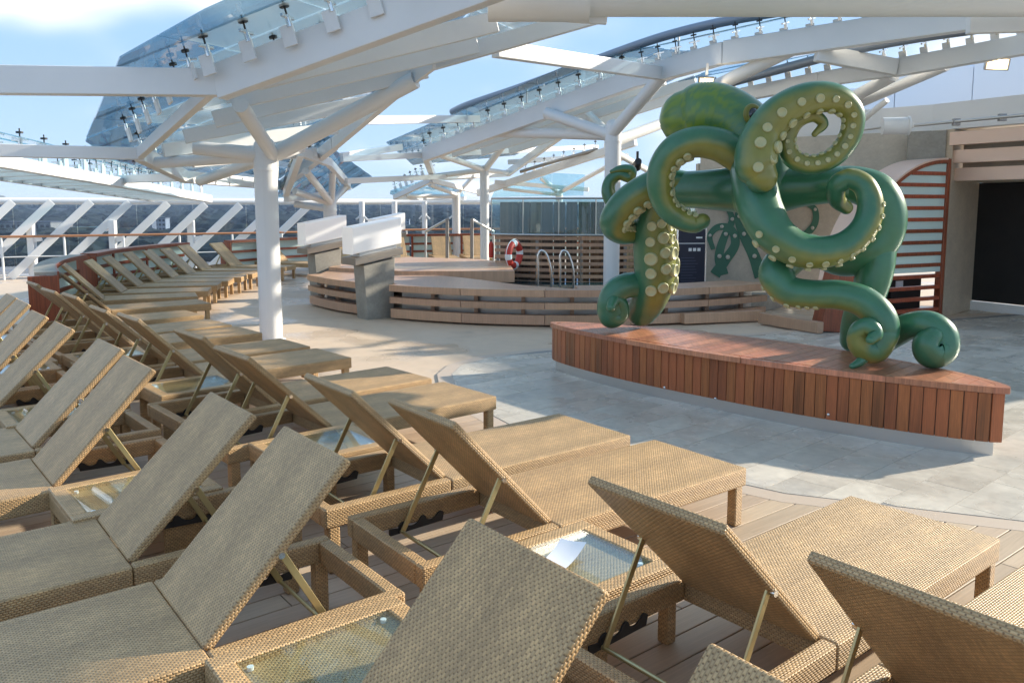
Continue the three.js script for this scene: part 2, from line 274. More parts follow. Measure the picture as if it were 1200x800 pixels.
// ---------------------------------------------------------------- ship deck
const UA = a => { a *= Math.PI / 180; return V(Math.cos(a), 0, Math.sin(a)); };
const u0 = UA(-38.3), s0 = UA(-128.3);
const US = (u, s, y = 0) => V(0, y, 0).addScaledVector(u0, u).addScaledVector(s0, s);
const xz = v => [v.x, v.z];
structure('deck', prism([[-22, 6], [18, 6], [18, -30], [4, -30], [-14, -24.5], [-22, -18]], -0.4, -0.004), mat.deck, 'smooth beige deck covering around the pool');
const tilePoly = [[2.92, -4.44], [1.71, -4.89], [0.95, -5.48], [0.35, -6.03], [0, -6.46], [-0.36, -7.15], [-0.56, -7.9], [-0.64, -8.5], [-0.57, -8.95], [-0.25, -9.45], [0.35, -9.85], [1.4, -10.3], [4.0, -11.35], [9.5, -13.8], [17, -13.8], [17, -2.2], [5.2, -3.75]];
{
  const pd = structure('deck_planking', prism([xz(US(-2, -2)), xz(US(5.26, -2)), xz(US(5.26, 6.37)), xz(US(-2, 6.37))], -0.003, 0), mat.gap, 'beige composite deck planks beneath the loungers');
  const geos = {}; let n = 0;
  for (let i = 0; i < 51 && n < 297; i++) {
    const sA = -0.6 + i * 0.138; let uu = -1.9 + (i * 0.83 % 2.0) - 2.0;
    while (uu < 5.2) {
      const a = Math.max(-1.9, uu), b = Math.min(5.25, uu + 2.6); uu += 2.6; if (b - a < 0.2) continue;
      const key = (b - a).toFixed(2), L = b - a - 0.005;
      geos[key] = geos[key] || muv(rbox(-L / 2, L / 2, 0, 0.010, -0.0655, 0.0655, 0.003, 1), 1);
      const P = US((a + b) / 2, sA); if (P.z > -0.8) continue;
      const sx = 600 + F * P.x / Math.max(0.5, -P.z); if (sx < -500 || sx > 1700) continue;
      const m = mesh('plank', geos[key], mat.plank[Math.floor(rnd() * 4)], pd); m.position.copy(P); m.rotation.y = 38.3 * Math.PI / 180; n++;
    }
  }
  // tiled floor round the sculpture
  const fl = structure('tiled_floor', prism(tilePoly, 0.004, 0.0125), mat.grout, 'grey stone tiles around the sculpture platform');
  const bp = []; const cx = 5, cz = -8; const grow = 0.16;
  const out = tilePoly.map((p, i) => { const a = tilePoly[(i + tilePoly.length - 1) % tilePoly.length], b = tilePoly[(i + 1) % tilePoly.length]; let nx = b[1] - a[1], nz = -(b[0] - a[0]); const l = Math.hypot(nx, nz); nx /= l; nz /= l; if (nx * (p[0] - cx) + nz * (p[1] - cz) < 0) { nx = -nx; nz = -nz; } return [p[0] + nx * grow, p[1] + nz * grow]; });
  mesh('border_strip', prism(out, 0.002, 0.0112), mat.border, fl);
  let k = 0; const list = [];
  const g0 = UA(-41), g1 = UA(-131);
  for (let i = -14; i < 60; i++) for (let j = -60; j < 40; j++) {
    const a0 = i * 0.3, b0 = j * 0.6 + (i & 1 ? 0.3 : 0), P = [[0, 0], [0.296, 0], [0.296, 0.596], [0, 0.596]].map(([a, b]) => { const q = V(0, 0, 0).addScaledVector(g1, a0 + a).addScaledVector(g0, b0 + b); return [q.x, q.z]; });
    const c = clipConvex(P, tilePoly); if (!c || polyArea(c) < 0.004) continue;
    const mx = c.reduce((s, p) => s + p[0], 0) / c.length, mz = c.reduce((s, p) => s + p[1], 0) / c.length;
    if (mz > -1.5 || Math.abs(mx) / -mz > 1.2) continue; list.push({ c, d: Math.hypot(mx, mz) });
  }
  list.sort((a, b) => a.d - b.d); const rest = [];
  for (const t of list) { const g = prism(t.c, 0.0115, 0.0142 + 0.0008 * rnd()); if (k++ < 280) mesh('tile', g, mat.tiles[Math.floor(rnd() * 4)], fl); else rest.push(g); }
  if (rest.length) { const r = mesh('far_tiles', merge(rest), mat.tiles[1], fl); r.userData = { kind: 'stuff' }; }
}

// ---------------------------------------------------------------- sculpture platform
const PT = 0.52;
const platOutline = (grow = 0) => {
  const A = V(0.44, 0, -8.82), B = V(3.50, 0, -5.62), t = B.clone().sub(A), L = t.length(); t.normalize(); const n = V(-t.z, 0, t.x); if (n.z < 0) n.negate(); // n towards the viewer
  const P = []; const N = 48;
  const bul = (x, h) => h * Math.pow(Math.max(0, Math.sin(Math.PI * x)), 0.62);
  for (let i = 0; i < N; i++) { const x = i / N; P.push(A.clone().addScaledVector(t, L * (0.5 - 0.5 * Math.cos(Math.PI * x))).addScaledVector(n, bul(0.5 - 0.5 * Math.cos(Math.PI * x), 0.36))); }
  for (let i = 0; i < N; i++) { const x = i / N, q = 0.5 + 0.5 * Math.cos(Math.PI * x); P.push(A.clone().addScaledVector(t, L * q).addScaledVector(n, -bul(q, 0.66))); }
  const c = V(2, 0, -7.3);
  return P.map(p => { const d = p.clone().sub(c); const l = d.length(); return p.addScaledVector(d, grow / l); });
};
{
  const t = thing('sculpture_platform', 'low lens shaped platform clad in reddish wood planks under the octopus', 'platform');
  const base = platOutline(-0.06).map(xz), core = platOutline(-0.03), top = platOutline(0.02).map(xz);
  mesh('kick_plate', prism(base, 0.012, 0.125), mat.steel, t);
  mesh('core', prism(core.map(xz), 0.122, PT - 0.045), mat.gap, t);
  // vertical cladding planks
  const curve = new THREE.CatmullRomCurve3(core, true, 'centripetal'), L = curve.getLength(), n = Math.round(L / 0.086);
  const pg = muv(rbox(-L / n / 2 + 0.0025, L / n / 2 - 0.0025, 0.118, PT - 0.047, -0.012, 0.012, 0.003, 1));
  for (let i = 0; i < n; i++) { const p = curve.getPointAt((i + 0.5) / n), d = curve.getTangentAt((i + 0.5) / n); const m = mesh('plank', pg, mat.clad[Math.floor(rnd() * 6)], t); m.position.set(p.x, 0, p.z); m.rotation.y = Math.atan2(-d.z, d.x); }
  // top boards across
  const ch = V(0.69, 0, 0.72), ac = V(0.72, 0, -0.69), o = V(0.44, 0, -8.82);
  const inner = platOutline(-0.075).map(xz);
  mesh('top_bed', prism(platOutline(0.0).map(xz), PT - 0.046, PT - 0.014), mat.gap, t);
  for (let i = -2; i < 44; i++) {
    const a = i * 0.108, P = [[a, -1], [a + 0.103, -1], [a + 0.103, 1.6], [a, 1.6]].map(([x, y]) => xz(o.clone().addScaledVector(ch, x).addScaledVector(ac, y)));
    const c = clipConvex(P, inner); if (!c || polyArea(c) < 0.003) continue; mesh('top_board', prism(c, PT - 0.016, PT), mat.topboard[Math.floor(rnd() * 4)], t);
  }
  // edge trim in segments
  const oc = new THREE.CatmullRomCurve3(platOutline(0.022), true, 'centripetal'), ic = new THREE.CatmullRomCurve3(platOutline(-0.072), true, 'centripetal'), S = 11;
  for (let k = 0; k < S; k++) { const P = [], Q = []; for (let i = 0; i <= 12; i++) { const q = (k + (i / 12) * 0.994 + 0.003) / S; P.push(xz(oc.getPoint(q % 1))); Q.unshift(xz(ic.getPoint(q % 1))); } mesh('edge_trim', prism([...P, ...Q], PT - 0.044, PT + 0.001), mat.topboard[k % 4], t); }
  for (const [px, py] of [[780, 456], [840, 469], [972, 488]]) { // small round studs on the cladding
    const r = ray(px, py); let best = null; for (let i = 0; i < 800; i++) { const p = curve.getPoint(i / 800); const k = p.z / r.z, x = r.x * k; const e = Math.abs(x - p.x); if ((!best || e < best.e) && p.z > -8.3 + 0 && (p.x - 0.44) * -0.72 + (p.z + 8.82) * 0.69 > 0) best = { e, p, y: EYE + r.y * k }; }
    const g = new THREE.SphereGeometry(0.013, 12, 8); g.translate(best.p.x - 0.011, best.y + 0.02, best.p.z + 0.011); mesh('stud', g, mat.chrome, t);
  }
}

// ---------------------------------------------------------------- octopus sculpture
{
  const t = thing('octopus_sculpture', 'giant glossy green octopus sculpture with curled tentacles on the wooden platform', 'sculpture');
  mat.octo = phys(lin(1, 1, 1), 0.34, { vertexColors: true, clearcoat: 0.35, clearcoatRoughness: 0.25 });
  mat.sucker = phys(lin(0.46, 0.46, 0.25), 0.4, { clearcoat: 0.3, clearcoatRoughness: 0.3 });
  const GREEN = [0.050, 0.185, 0.090], GREEN2 = [0.034, 0.150, 0.085], YEL = [0.21, 0.215, 0.045];
  function sweep(pts, o = {}) {
    const P = pts.map(p => at(p[0], p[1], p[2])), R = pts.map(p => p[3] * p[2] / F);
    const c = new THREE.CatmullRomCurve3(P, false, 'centripetal'); const n = pts.length - 1, seg = o.seg || n * 12, rad = o.rad || 26;
    const rAt = q => { const x = Math.min(n - 1e-6, q * n), i = Math.floor(x), f = x - i, p0 = R[Math.max(0, i - 1)], p1 = R[i], p2 = R[i + 1], p3 = R[Math.min(n, i + 2)]; return 0.5 * ((2 * p1) + (-p0 + p2) * f + (2 * p0 - 5 * p1 + 4 * p2 - p3) * f * f + (-p0 + 3 * p1 - 3 * p2 + p3) * f * f * f); };
    const sdir = q => { const p = c.getPoint(q), tg = c.getTangent(q); let d = V(0, 0, 0); if (o.center) { const x = q * n, cc = typeof o.center[0] === 'number' ? o.center : (x < o.center[0].till ? o.center[0].c : o.center[1].c); const ct = at(cc[0], cc[1], -p.z); d.copy(ct.sub(p)).normalize().multiplyScalar(o.a ?? 1); } const tc = V(0, EYE, 0).sub(p).normalize(); d.addScaledVector(tc, o.b ?? 0.5); if (o.dir) d.add(V(...o.dir)); d.addScaledVector(tg, -d.dot(tg)); return d.normalize(); };
    const pos = [], col = [], idx = []; const rows = [];
    const capN = 5; for (let i = 0; i <= capN; i++) rows.push({ q: 0, cap: -Math.cos(i / capN * Math.PI / 2), k: Math.sin(i / capN * Math.PI / 2) });
    for (let i = 1; i < seg; i++) rows.push({ q: i / seg, cap: 0, k: 1 });
    for (let i = 0; i <= capN; i++) rows.push({ q: 1, cap: Math.sin(i / capN * Math.PI / 2), k: Math.cos(i / capN * Math.PI / 2) });
    rows.forEach(row => {
      const tg = c.getTangent(row.q), sd = sdir(row.q), w = tg.clone().cross(sd).normalize(), r = rAt(row.q), p = c.getPoint(row.q).addScaledVector(tg, row.cap * r);
      const flat = o.flat ?? 1;
      for (let k = 0; k <= rad; k++) {
        const a = k / rad * 2 * Math.PI, ca = Math.cos(a), sa = Math.sin(a), under = o.suck === false ? 0 : sst(0.45, 0.95, ca);
        const rr = r * row.k * (1 - 0.06 * under), v = p.clone().addScaledVector(sd, ca * rr * flat).addScaledVector(w, sa * rr); pos.push(v.x, v.y, v.z);
        const nz = fbm(v.x * 9, v.y * 9, v.z * 9, 3), fine = vnoise(v.x * 60, v.y * 60, v.z * 60), hue = fbm(v.x * 2.3, v.y * 2.3, v.z * 2.3, 2);
        let y = o.suck === false ? 0 : sst(0.02, 0.62, ca + (nz - 0.5) * 0.5) * (o.yk ?? 1) * (o.yq ? o.yq(row.q) : 1);
        let g = GREEN.map((x, i) => (x * hue + GREEN2[i] * (1 - hue)) * (0.82 + 0.3 * nz) * (0.95 + 0.1 * fine)), yl = YEL.map(x => x * (0.8 + 0.4 * nz));
        if (o.mottle) { const mt = sst(0.44, 0.6, fbm(v.x * 26, v.y * 26, v.z * 26, 3)) * o.mottle(v) ; yl = [0.165, 0.265, 0.03]; y = Math.max(y, mt * 0.6 + 0.4 * o.mottle(v)); }
        col.push(...g.map((x, i) => x + (yl[i] - x) * y));
      }
    });
    const st = rad + 1; for (let i = 0; i < rows.length - 1; i++) for (let k = 0; k < rad; k++) { const a = i * st + k, b = a + 1, d = a + st, e = d + 1; idx.push(a, b, d, b, e, d); }
    const g = new THREE.BufferGeometry(); g.setAttribute('position', new THREE.Float32BufferAttribute(pos, 3)); g.setAttribute('color', new THREE.Float32BufferAttribute(col, 3)); g.setIndex(idx); g.computeVertexNormals();
    // weld normals on the seam
    const nr = g.attributes.normal; for (let i = 0; i < rows.length; i++) { const a = i * st, b = a + rad, m = V(nr.getX(a) + nr.getX(b), nr.getY(a) + nr.getY(b), nr.getZ(a) + nr.getZ(b)).normalize(); nr.setXYZ(a, m.x, m.y, m.z); nr.setXYZ(b, m.x, m.y, m.z); }
    return { g, c, rAt, sdir, n };
  }
  const cup = (() => { const p = [[0, 0.25], [0.55, 0.28], [0.72, 0.42], [0.86, 0.5], [0.98, 0.38], [1.0, 0.1], [0.9, -0.3]].map(q => new THREE.Vector2(q[0], q[1])).reverse(); return new THREE.LatheGeometry(p, 16); })();
  function tentacle(pts, o = {}) {
    const s = sweep(pts, o), m = mesh(o.name || 'tentacle', s.g, mat.octo, t);
    if (o.suck === false || !o.rows) return m;
    const L = s.c.getLength(); let q = o.from ?? 0.05; const end = o.to ?? 0.95;
    while (q < end) {
      const r = s.rAt(s.c.getUtoTmapping(q)), tq = s.c.getUtoTmapping(q), p = s.c.getPoint(tq), tg = s.c.getTangent(tq), sd = s.sdir(tq), w = tg.clone().cross(sd).normalize(), sz = Math.max(0.010, r * (o.size ?? 0.24));
      o.rows.forEach((ang, ri) => {
        const jj = (ri % 2) * 0.5 * sz * 1.2; const a = (ang + (rnd() - 0.5) * 8) * Math.PI / 180, dir = sd.clone().multiplyScalar(Math.cos(a)).addScaledVector(w, Math.sin(a));
        const k = mesh('sucker', cup, mat.sucker, m), f = 0.85 + 0.3 * rnd(); k.position.copy(p).addScaledVector(dir, r * 0.955).addScaledVector(tg, jj); k.quaternion.setFromUnitVectors(V(0, 1, 0), dir); k.scale.setScalar(sz * f);
      });
      q += sz * (o.gap ?? 2.7) / L;
    }
    return m;
  }
  // mantle and head
  const eyeC = [883, 134];
  const mant = sweep([[806, 138, 7.72, 32], [814, 136.5, 7.69, 35.5], [826, 135, 7.64, 37.5], [846, 138, 7.58, 37], [868, 148, 7.48, 34], [884, 168, 7.38, 33], [892, 195, 7.32, 36], [892, 222, 7.32, 38]], { suck: false, seg: 120, rad: 56, b: 1, mottle: v => sst(0.75, 0.05, (v.x - 1.75) / 0.6) * sst(1.95, 2.3, v.y) });
  const head = mesh('mantle', mant.g, mat.octo, t); head.userData.label = 'speckled yellow green mantle of the octopus';
  { const e = thing; const p = at(882, 134, 7.09), o = V(0.45, 0.05, 1).normalize();
    const lid = new THREE.TorusGeometry(0.068, 0.026, 14, 28); lid.applyMatrix4(M4().makeRotationFromQuaternion(new THREE.Quaternion().setFromUnitVectors(V(0, 0, 1), o)).setPosition(p)); mesh('eyelid', lid, phys(lin(0.20, 0.19, 0.035), 0.4), t);
    const ball = new THREE.SphereGeometry(0.068, 24, 16); ball.translate(p.x - o.x * 0.02, p.y - o.y * 0.02, p.z - o.z * 0.02); mesh('eye', ball, phys(lin(0.01, 0.012, 0.03), 0.1, { clearcoat: 1 }), t); }
  // body between the legs
  mesh('body', sweep([[760, 222, 7.98, 15], [785, 222, 7.9, 20], [820, 222, 7.7, 22], [860, 222, 7.45, 26], [900, 222, 7.3, 30], [940, 218, 7.15, 24], [985, 216, 7.08, 21]], { suck: false, seg: 90, rad: 36, b: 1 }).g, mat.octo, t);
  // upper spiral held up in front
  tentacle([[892, 207, 6.60, 19], [887, 196, 6.62, 24], [887, 179, 6.65, 24.5], [895, 156, 6.70, 22.5], [914, 133, 6.68, 21], [947, 116, 6.68, 19], [980, 116, 6.70, 16.5], [999, 133, 6.72, 13.5], [996, 160, 6.74, 12.5], [977, 184, 6.75, 11.5], [950, 193, 6.76, 11.5], [928, 184, 6.77, 11], [923, 162, 6.77, 10], [935, 142, 6.76, 8.5], [955, 136, 6.75, 7], [965, 145, 6.74, 6], [955, 157, 6.72, 3.5]], { center: [958, 152], a: 0.75, b: 1.15, rows: [-31, 31], size: 0.26, gap: 4.1, from: 0.02, to: 0.82 });
  // lower loop in front
  tentacle([[878, 190, 7.05, 22], [884, 218, 6.88, 25.5], [892, 248, 6.7, 26], [908, 275, 6.58, 24], [934, 292, 6.52, 21.5], [964, 296, 6.5, 19.5], [993, 287, 6.5, 17.5], [1014, 266, 6.5, 16], [1021, 240, 6.52, 15], [1013, 217, 6.55, 13.5], [996, 209, 6.6, 12.5], [982, 217, 6.65, 11.5], [981, 233, 6.72, 10], [992, 243, 6.8, 8]], { center: [955, 240], a: -1, b: 0.25, rows: [-34, 12], size: 0.2, gap: 3.6, from: 0.3, to: 0.74, yq: q => sst(0.2, 0.36, q) });
  // left loop
  tentacle([[885, 195, 7.15, 20], [866, 183, 7.1, 20], [842, 170, 7.1, 19.5], [815, 167, 7.12, 18.5], [791, 176, 7.15, 17.5], [776, 197, 7.2, 16], [774, 221, 7.22, 15], [781, 242, 7.24, 13.5], [798, 256, 7.24, 13], [815, 261, 7.22, 12], [823, 259, 7.2, 9.5]], { center: [812, 218], a: 1, b: 0.35, rows: [-30, 20], size: 0.26, gap: 3.1, from: 0.4, to: 0.97 });
  // left arm curling down
  tentacle([[800, 218, 7.8, 18], [776, 216, 7.85, 19], [752, 226, 7.85, 19], [730, 243, 7.9, 18.5], [719, 261, 7.95, 16.5], [728, 272, 8.05, 14], [748, 271, 8.2, 12], [764, 266, 8.3, 9]], { center: [752, 262], a: 1, b: 0.5, rows: [-32, 10], size: 0.26, gap: 2.5, from: 0.28, to: 0.92 });
  // thin tip behind
  tentacle([[745, 232, 8.35, 9], [722, 240, 8.4, 8.5], [713, 226, 8.42, 8], [715, 212, 8.42, 7], [726, 205, 8.42, 6.5], [738, 208, 8.4, 6], [740, 200, 8.4, 6], [733, 198, 8.4, 5.5], [724, 199, 8.4, 4.5], [717, 201, 8.4, 2.5]], { center: [735, 225], a: 1, b: 0.2, rows: [0], size: 0.22, gap: 2.8, from: 0.25, to: 0.55 });
  // left leg with big suckers and its coil
  tentacle([[775, 226, 8.0, 20], [768, 250, 8.05, 22], [766, 278, 8.1, 24], [768, 305, 8.15, 25], [767, 332, 8.2, 23.5], [761, 352, 8.3, 21], [753, 364, 8.42, 19]], { dir: [0.75, 0, 0.2], b: 0.55, rows: [-46, -10, 26, 60], size: 0.29, gap: 2.7, from: 0.2, to: 0.8, yk: 0.9, yq: q => 1 - sst(0.74, 0.92, q) });
  tentacle([[764, 336, 8.32, 18], [752, 335, 8.26, 15.5], [737, 334, 8.2, 15], [722, 341, 8.18, 15], [715, 356, 8.18, 15], [717, 370, 8.2, 15], [726, 368, 8.2, 11], [727, 356, 8.16, 9], [720, 351, 8.1, 8], [716, 360, 8.03, 5.5]], { suck: false, center: [720, 358], a: 1, b: 0.2 });
  // big right haunch and rear leg
  tentacle([[975, 214, 7.1, 19], [1002, 216, 7.05, 21], [1026, 226, 7.0, 23.5], [1037, 248, 6.98, 24], [1034, 274, 6.98, 24], [1018, 294, 7.0, 24], [990, 302, 7.1, 22], [960, 296, 7.2, 18]], { suck: false, b: 1 });
  tentacle([[1030, 285, 6.98, 20], [1027, 312, 6.95, 20.5], [1020, 338, 6.95, 20], [1010, 362, 6.98, 18.5], [1003, 384, 7.05, 17], [1000, 398, 7.1, 15]], { suck: false, b: 1 });
  // front right leg and coil
  tentacle([[950, 292, 7.0, 18], [925, 303, 6.85, 21], [910, 322, 6.72, 20.5], [922, 340, 6.65, 19], [950, 345, 6.58, 17.5], [984, 346, 6.5, 18], [1012, 354, 6.42, 19], [1031, 372, 6.36, 19.5], [1034, 393, 6.34, 19], [1023, 409, 6.34, 18.5], [1010, 404, 6.33, 16], [1009, 388, 6.3, 13], [1019, 383, 6.24, 11], [1026, 391, 6.2, 9], [1021, 398, 6.16, 6]], { dir: [0, -1, 0], b: 0, rows: [-30, 10], size: 0.16, gap: 3.2, from: 0.16, to: 0.42, yk: 0.8 });
  tentacle([[1018, 414, 6.33, 8], [1008, 424, 6.3, 5.5], [999, 429, 6.28, 3.5]], { suck: false, b: 1 });
  // far right tentacle end
  tentacle([[1030, 402, 6.75, 16], [1050, 390, 6.6, 16], [1070, 381, 6.45, 16], [1090, 381, 6.36, 17], [1103, 392, 6.32, 18.5], [1103, 408, 6.3, 19.5], [1092, 412, 6.28, 19.5], [1087, 402, 6.26, 16], [1093, 394, 6.26, 12]], { suck: false, b: 1 });
}

// ---------------------------------------------------------------- wicker sun loungers and side tables
const LH = 0.34;
function makeLounger(name, W, deg) {
  const t = new THREE.Group(); t.name = name;
  const HX = -0.32;
  mesh('seat', muv(rbox(HX, 1.05, 0.235, LH, -0.35, 0.35, 0.012, 2)), W, t);
  for (const s of [-1, 1]) {
    mesh('side_rail', muv(rbox(-1.05, HX - 0.002, 0.24, LH, s > 0 ? 0.29 : -0.35, s > 0 ? 0.35 : -0.29, 0.012, 2)), W, t);
    for (const x of [-1.0, 0.995]) mesh('leg', muv(rbox(x - 0.03, x + 0.03, 0.012, 0.245, s * 0.315 - 0.03, s * 0.315 + 0.03, 0.008, 2)), W, t);
    // toothed catch on the inner face of the rail
    const sp = new THREE.Shape(); sp.moveTo(0, 0); sp.lineTo(0.30, 0.012); sp.lineTo(0.31, 0.05); sp.quadraticCurveTo(0.29, 0.075, 0.27, 0.05); sp.quadraticCurveTo(0.24, 0.02, 0.21, 0.04); sp.lineTo(0.2, 0.06); sp.quadraticCurveTo(0.18, 0.07, 0.165, 0.04); sp.quadraticCurveTo(0.13, 0.015, 0.10, 0.035); sp.lineTo(0.09, 0.055); sp.quadraticCurveTo(0.06, 0.06, 0.05, 0.03); sp.lineTo(0, 0.035);
    const rg = new THREE.ExtrudeGeometry(sp, { depth: 0.008, bevelEnabled: false }); rg.translate(-0.86, 0.21, s > 0 ? 0.281 : -0.289); mesh('catch', rg, mat.black, t);
  }
  mesh('head_rail', muv(rbox(-1.05, -0.99, 0.24, LH - 0.002, -0.289, 0.289, 0.012, 2)), W, t);
  // raised backrest, hinged at the seat
  const A = deg * Math.PI / 180, bl = 0.765;
  const bg = muv(rbox(-bl, 0, -0.038, 0, -0.283, 0.283, 0.012, 2)); bg.translate(0, 0.012, 0); bg.rotateZ(-A); bg.translate(HX + 0.0, LH - 0.005, 0);
  const back = mesh('backrest', bg, W, t);
  // folding support: two flat arms and a cross bar
  const ba = q => V(HX - q * Math.cos(A), LH + q * Math.sin(A) - 0.034, 0);
  const top = ba(0.40), bot = V(-0.80, 0.225, 0);
  for (const s of [-1, 1]) {
    mesh('support_arm', barGeo(V(top.x, top.y, s * 0.262), V(bot.x, bot.y, s * 0.262), 0.009, 0.026, 0.002), mat.brass, t);
    const bolt = new THREE.CylinderGeometry(0.012, 0.012, 0.03, 12); bolt.rotateX(Math.PI / 2); bolt.translate(top.x + 0.006, top.y - 0.004, s * 0.272); mesh('bolt', bolt, mat.chrome, t);
  }
  mesh('cross_bar', tubeGeo(V(bot.x, bot.y, -0.275), V(bot.x, bot.y, 0.275), 0.009, 10), mat.brass, t);
  return t;
}
const protos = [mat.wicker, mat.wicker2, mat.wicker3].map((W, i) => makeLounger('sun_lounger', W, [45.5, 44.2, 46.6][i]));
let li = 0;
function putLounger(cx, cz, ang, label, group) {
  const o = protos[li++ % 3].clone(); o.name = numbered('sun_lounger'); o.position.set(cx, 0.0, cz); o.rotation.y = ang + (hash3(li, 3, 9) - 0.5) * 0.03; o.position.y = 0.002; o.userData = { label, category: 'sun lounger', group }; scene.add(o); return o;
}
const R_ = Math.PI / 180;
const fromFoot = (x, z, a, label, group) => { const u = UA(a), s = UA(a - 90); return putLounger(x + s.x * 0.35 - u.x * 1.05, z + s.z * 0.35 - u.z * 1.05, -a * R_, label, group); };
const lA = 'tan wicker lounger with raised back, feet toward the octopus platform', gA = 'pool facing lounger row';
const rowA = [[2.68, -2.75, -38.3], [2.16, -3.41, -38.3], [1.31, -4.41, -37.8], [0.76, -5.04, -37.8], [-0.12, -6.11, -41], [-0.67, -6.74, -41], [-1.545, -7.70, -41.5], [-2.10, -8.33, -41.5], [-2.87, -9.22, -42], [-3.43, -9.84, -42], [-4.12, -10.75, -42]];
const nth = ['', 'first', 'second', 'third', 'fourth', 'fifth', 'sixth', 'seventh', 'eighth', 'ninth', 'tenth', 'eleventh', 'twelfth'];
rowA.forEach(([x, z, a], i) => fromFoot(x, z, a, i > 1 ? `pool facing wicker lounger, ${nth[i - 1]} past the paper table toward the white column` : `pool facing wicker lounger, ${nth[2 - i]} from the paper table away from the white column`, gA));
fromFoot(3.53, -1.75, -38.3, 'pool facing wicker lounger, third from the paper table away from the white column', gA);
const lB = 'tan wicker lounger with raised back, its head toward the pool facing row', gB = 'outward facing lounger row';
const rowB = [[-0.44, 1.34], [0.40, 1.34], [1.24, 1.33], [2.55, 1.31], [3.42, 1.28], [4.62, 1.19], [5.46, 1.21], [6.68, 1.13], [7.40, 1.09], [8.55, 1.11], [9.35, 1.1], [10.6, 1.05], [11.4, 1.0]];
rowB.forEach(([s, ut], i) => { const a = s < 4 ? -38.3 : -40.3; const P = US(ut - 0.86, s + 0.35); putLounger(P.x, P.z, -a * R_ + Math.PI, i > 2 ? `outward facing wicker lounger, ${nth[i - 2]} of its row past the paper table toward the partition` : `outward facing wicker lounger, ${nth[3 - i]} of its row from the paper table away from the partition`, gB); });
const lC = 'tan wicker lounger lined up before the curved low wood and glass partition', gC = 'loungers along the curved partition';
[[-4.50, -12.05, -38], [-5.05, -12.95, -24], [-5.2, -13.80, -16], [-5.4, -14.80, -14], [-5.48, -15.6, -10], [-5.5, -16.4, -7], [-5.52, -17.2, -4], [-5.62, -18.1, 2], [-5.4, -19.1, 10], [-4.9, -20.2, 24]].forEach(([x, z, a], i) => fromFoot(x, z, a, `wicker lounger before the curved partition, ${nth[i + 1]} from its red wood end panel`, gC));
const lD = 'sunlit wicker lounger on the far side of the pool', gD = 'loungers beyond the pool';
[[-4.35, -22.3, 58], [-3.2, -23.0, 72], [-1.95, -23.3, 78], [-1.05, -23.4, 80]].forEach(([x, z, a]) => putLounger(x, z, -a * R_, lD, gD));

function makeTable() {
  const t = new THREE.Group();
  const w = 0.285, l = 0.35, y = 0.355;
  mesh('apron', muv(merge([rbox(-l, l, y - 0.105, y - 0.03, w - 0.03, w, 0.006), rbox(-l, l, y - 0.105, y - 0.03, -w, -w + 0.03, 0.006), rbox(-l, -l + 0.03, y - 0.105, y - 0.03, -w + 0.03, w - 0.03, 0.006), rbox(l - 0.03, l, y - 0.105, y - 0.03, -w + 0.03, w - 0.03, 0.006)])), mat.wicker2, t);
  for (const s of [-1, 1]) { mesh('top_border', muv(rbox(-l, l, y - 0.032, y, s > 0 ? w - 0.075 : -w, s > 0 ? w : -w + 0.075, 0.008)), mat.wicker, t); mesh('top_border', muv(rbox(s > 0 ? l - 0.075 : -l, s > 0 ? l : -l + 0.075, y - 0.032, y - 0.001, -w + 0.074, w - 0.074, 0.008)), mat.wicker3, t); }
  mesh('woven_bed', muv(rbox(-l + 0.07, l - 0.07, y - 0.045, y - 0.026, -w + 0.07, w - 0.07, 0)), mat.wicker, t);
  mesh('glass_top', rbox(-l + 0.078, l - 0.078, y - 0.012, y - 0.003, -w + 0.078, w - 0.078, 0.002, 1), mat.tableglass, t);
  for (const sx of [-1, 1]) for (const sz of [-1, 1]) { const g = new THREE.CylinderGeometry(0.011, 0.011, 0.012, 14); g.translate(sx * (l - 0.11), y - 0.019, sz * (w - 0.11)); mesh('glass_pad', g, mat.paper, t); }
  for (const s of [-1, 1]) { mesh('panel_leg', muv(rbox(-l + 0.01, -l + 0.30, 0.012, y - 0.1, s > 0 ? w - 0.028 : -w + 0.002, s > 0 ? w - 0.002 : -w + 0.028, 0.006)), mat.wicker2, t); mesh('leg', muv(rbox(l - 0.06, l - 0.005, 0.012, y - 0.1, s > 0 ? w - 0.056 : -w + 0.002, s > 0 ? w - 0.002 : -w + 0.056, 0.006)), mat.wicker2, t); }
  return t;
}
const tableProto = makeTable();
function putTable(u, s, a, label, group, flip = 0) { const o = tableProto.clone(); o.name = numbered('side_table'); const P = US(u, s); o.position.set(P.x, 0.002, P.z); o.rotation.y = -a * R_ + flip; o.userData = { label, category: 'side table' }; if (group) o.userData.group = group; scene.add(o); return o; }
const tA = 'wicker side table with glass inset between pool facing loungers', gtA = 'tables of the pool facing row';
const tb1 = putTable(2.14, 2.34, -38.3, 'wicker side table with a folded white paper on its glass', undefined);
[[2.08, 4.52, -40], [1.98, 6.70, -41.5], [1.75, 8.55, -42], [2.2, 0.17, -38.3]].forEach(([u, s, a], i) => putTable(u, s, a, i < 3 ? `wicker table among pool facing loungers, ${nth[i + 1]} past the paper table toward the white column` : 'glass topped wicker table in the pool facing row, away from the white column', gtA));
const tB = 'wicker side table with glass inset between outward facing loungers', gtB = 'tables of the outward facing row';
[[1.09, 2.245, -38.3], [0.98, 4.37, -40], [0.95, 6.42, -40.3], [0.9, 8.33, -40.3], [1.1, 0.09, -38.3], [0.9, 10.35, -40.3]].forEach(([u, s, a]) => putTable(u, s, a, tB, gtB, Math.PI));
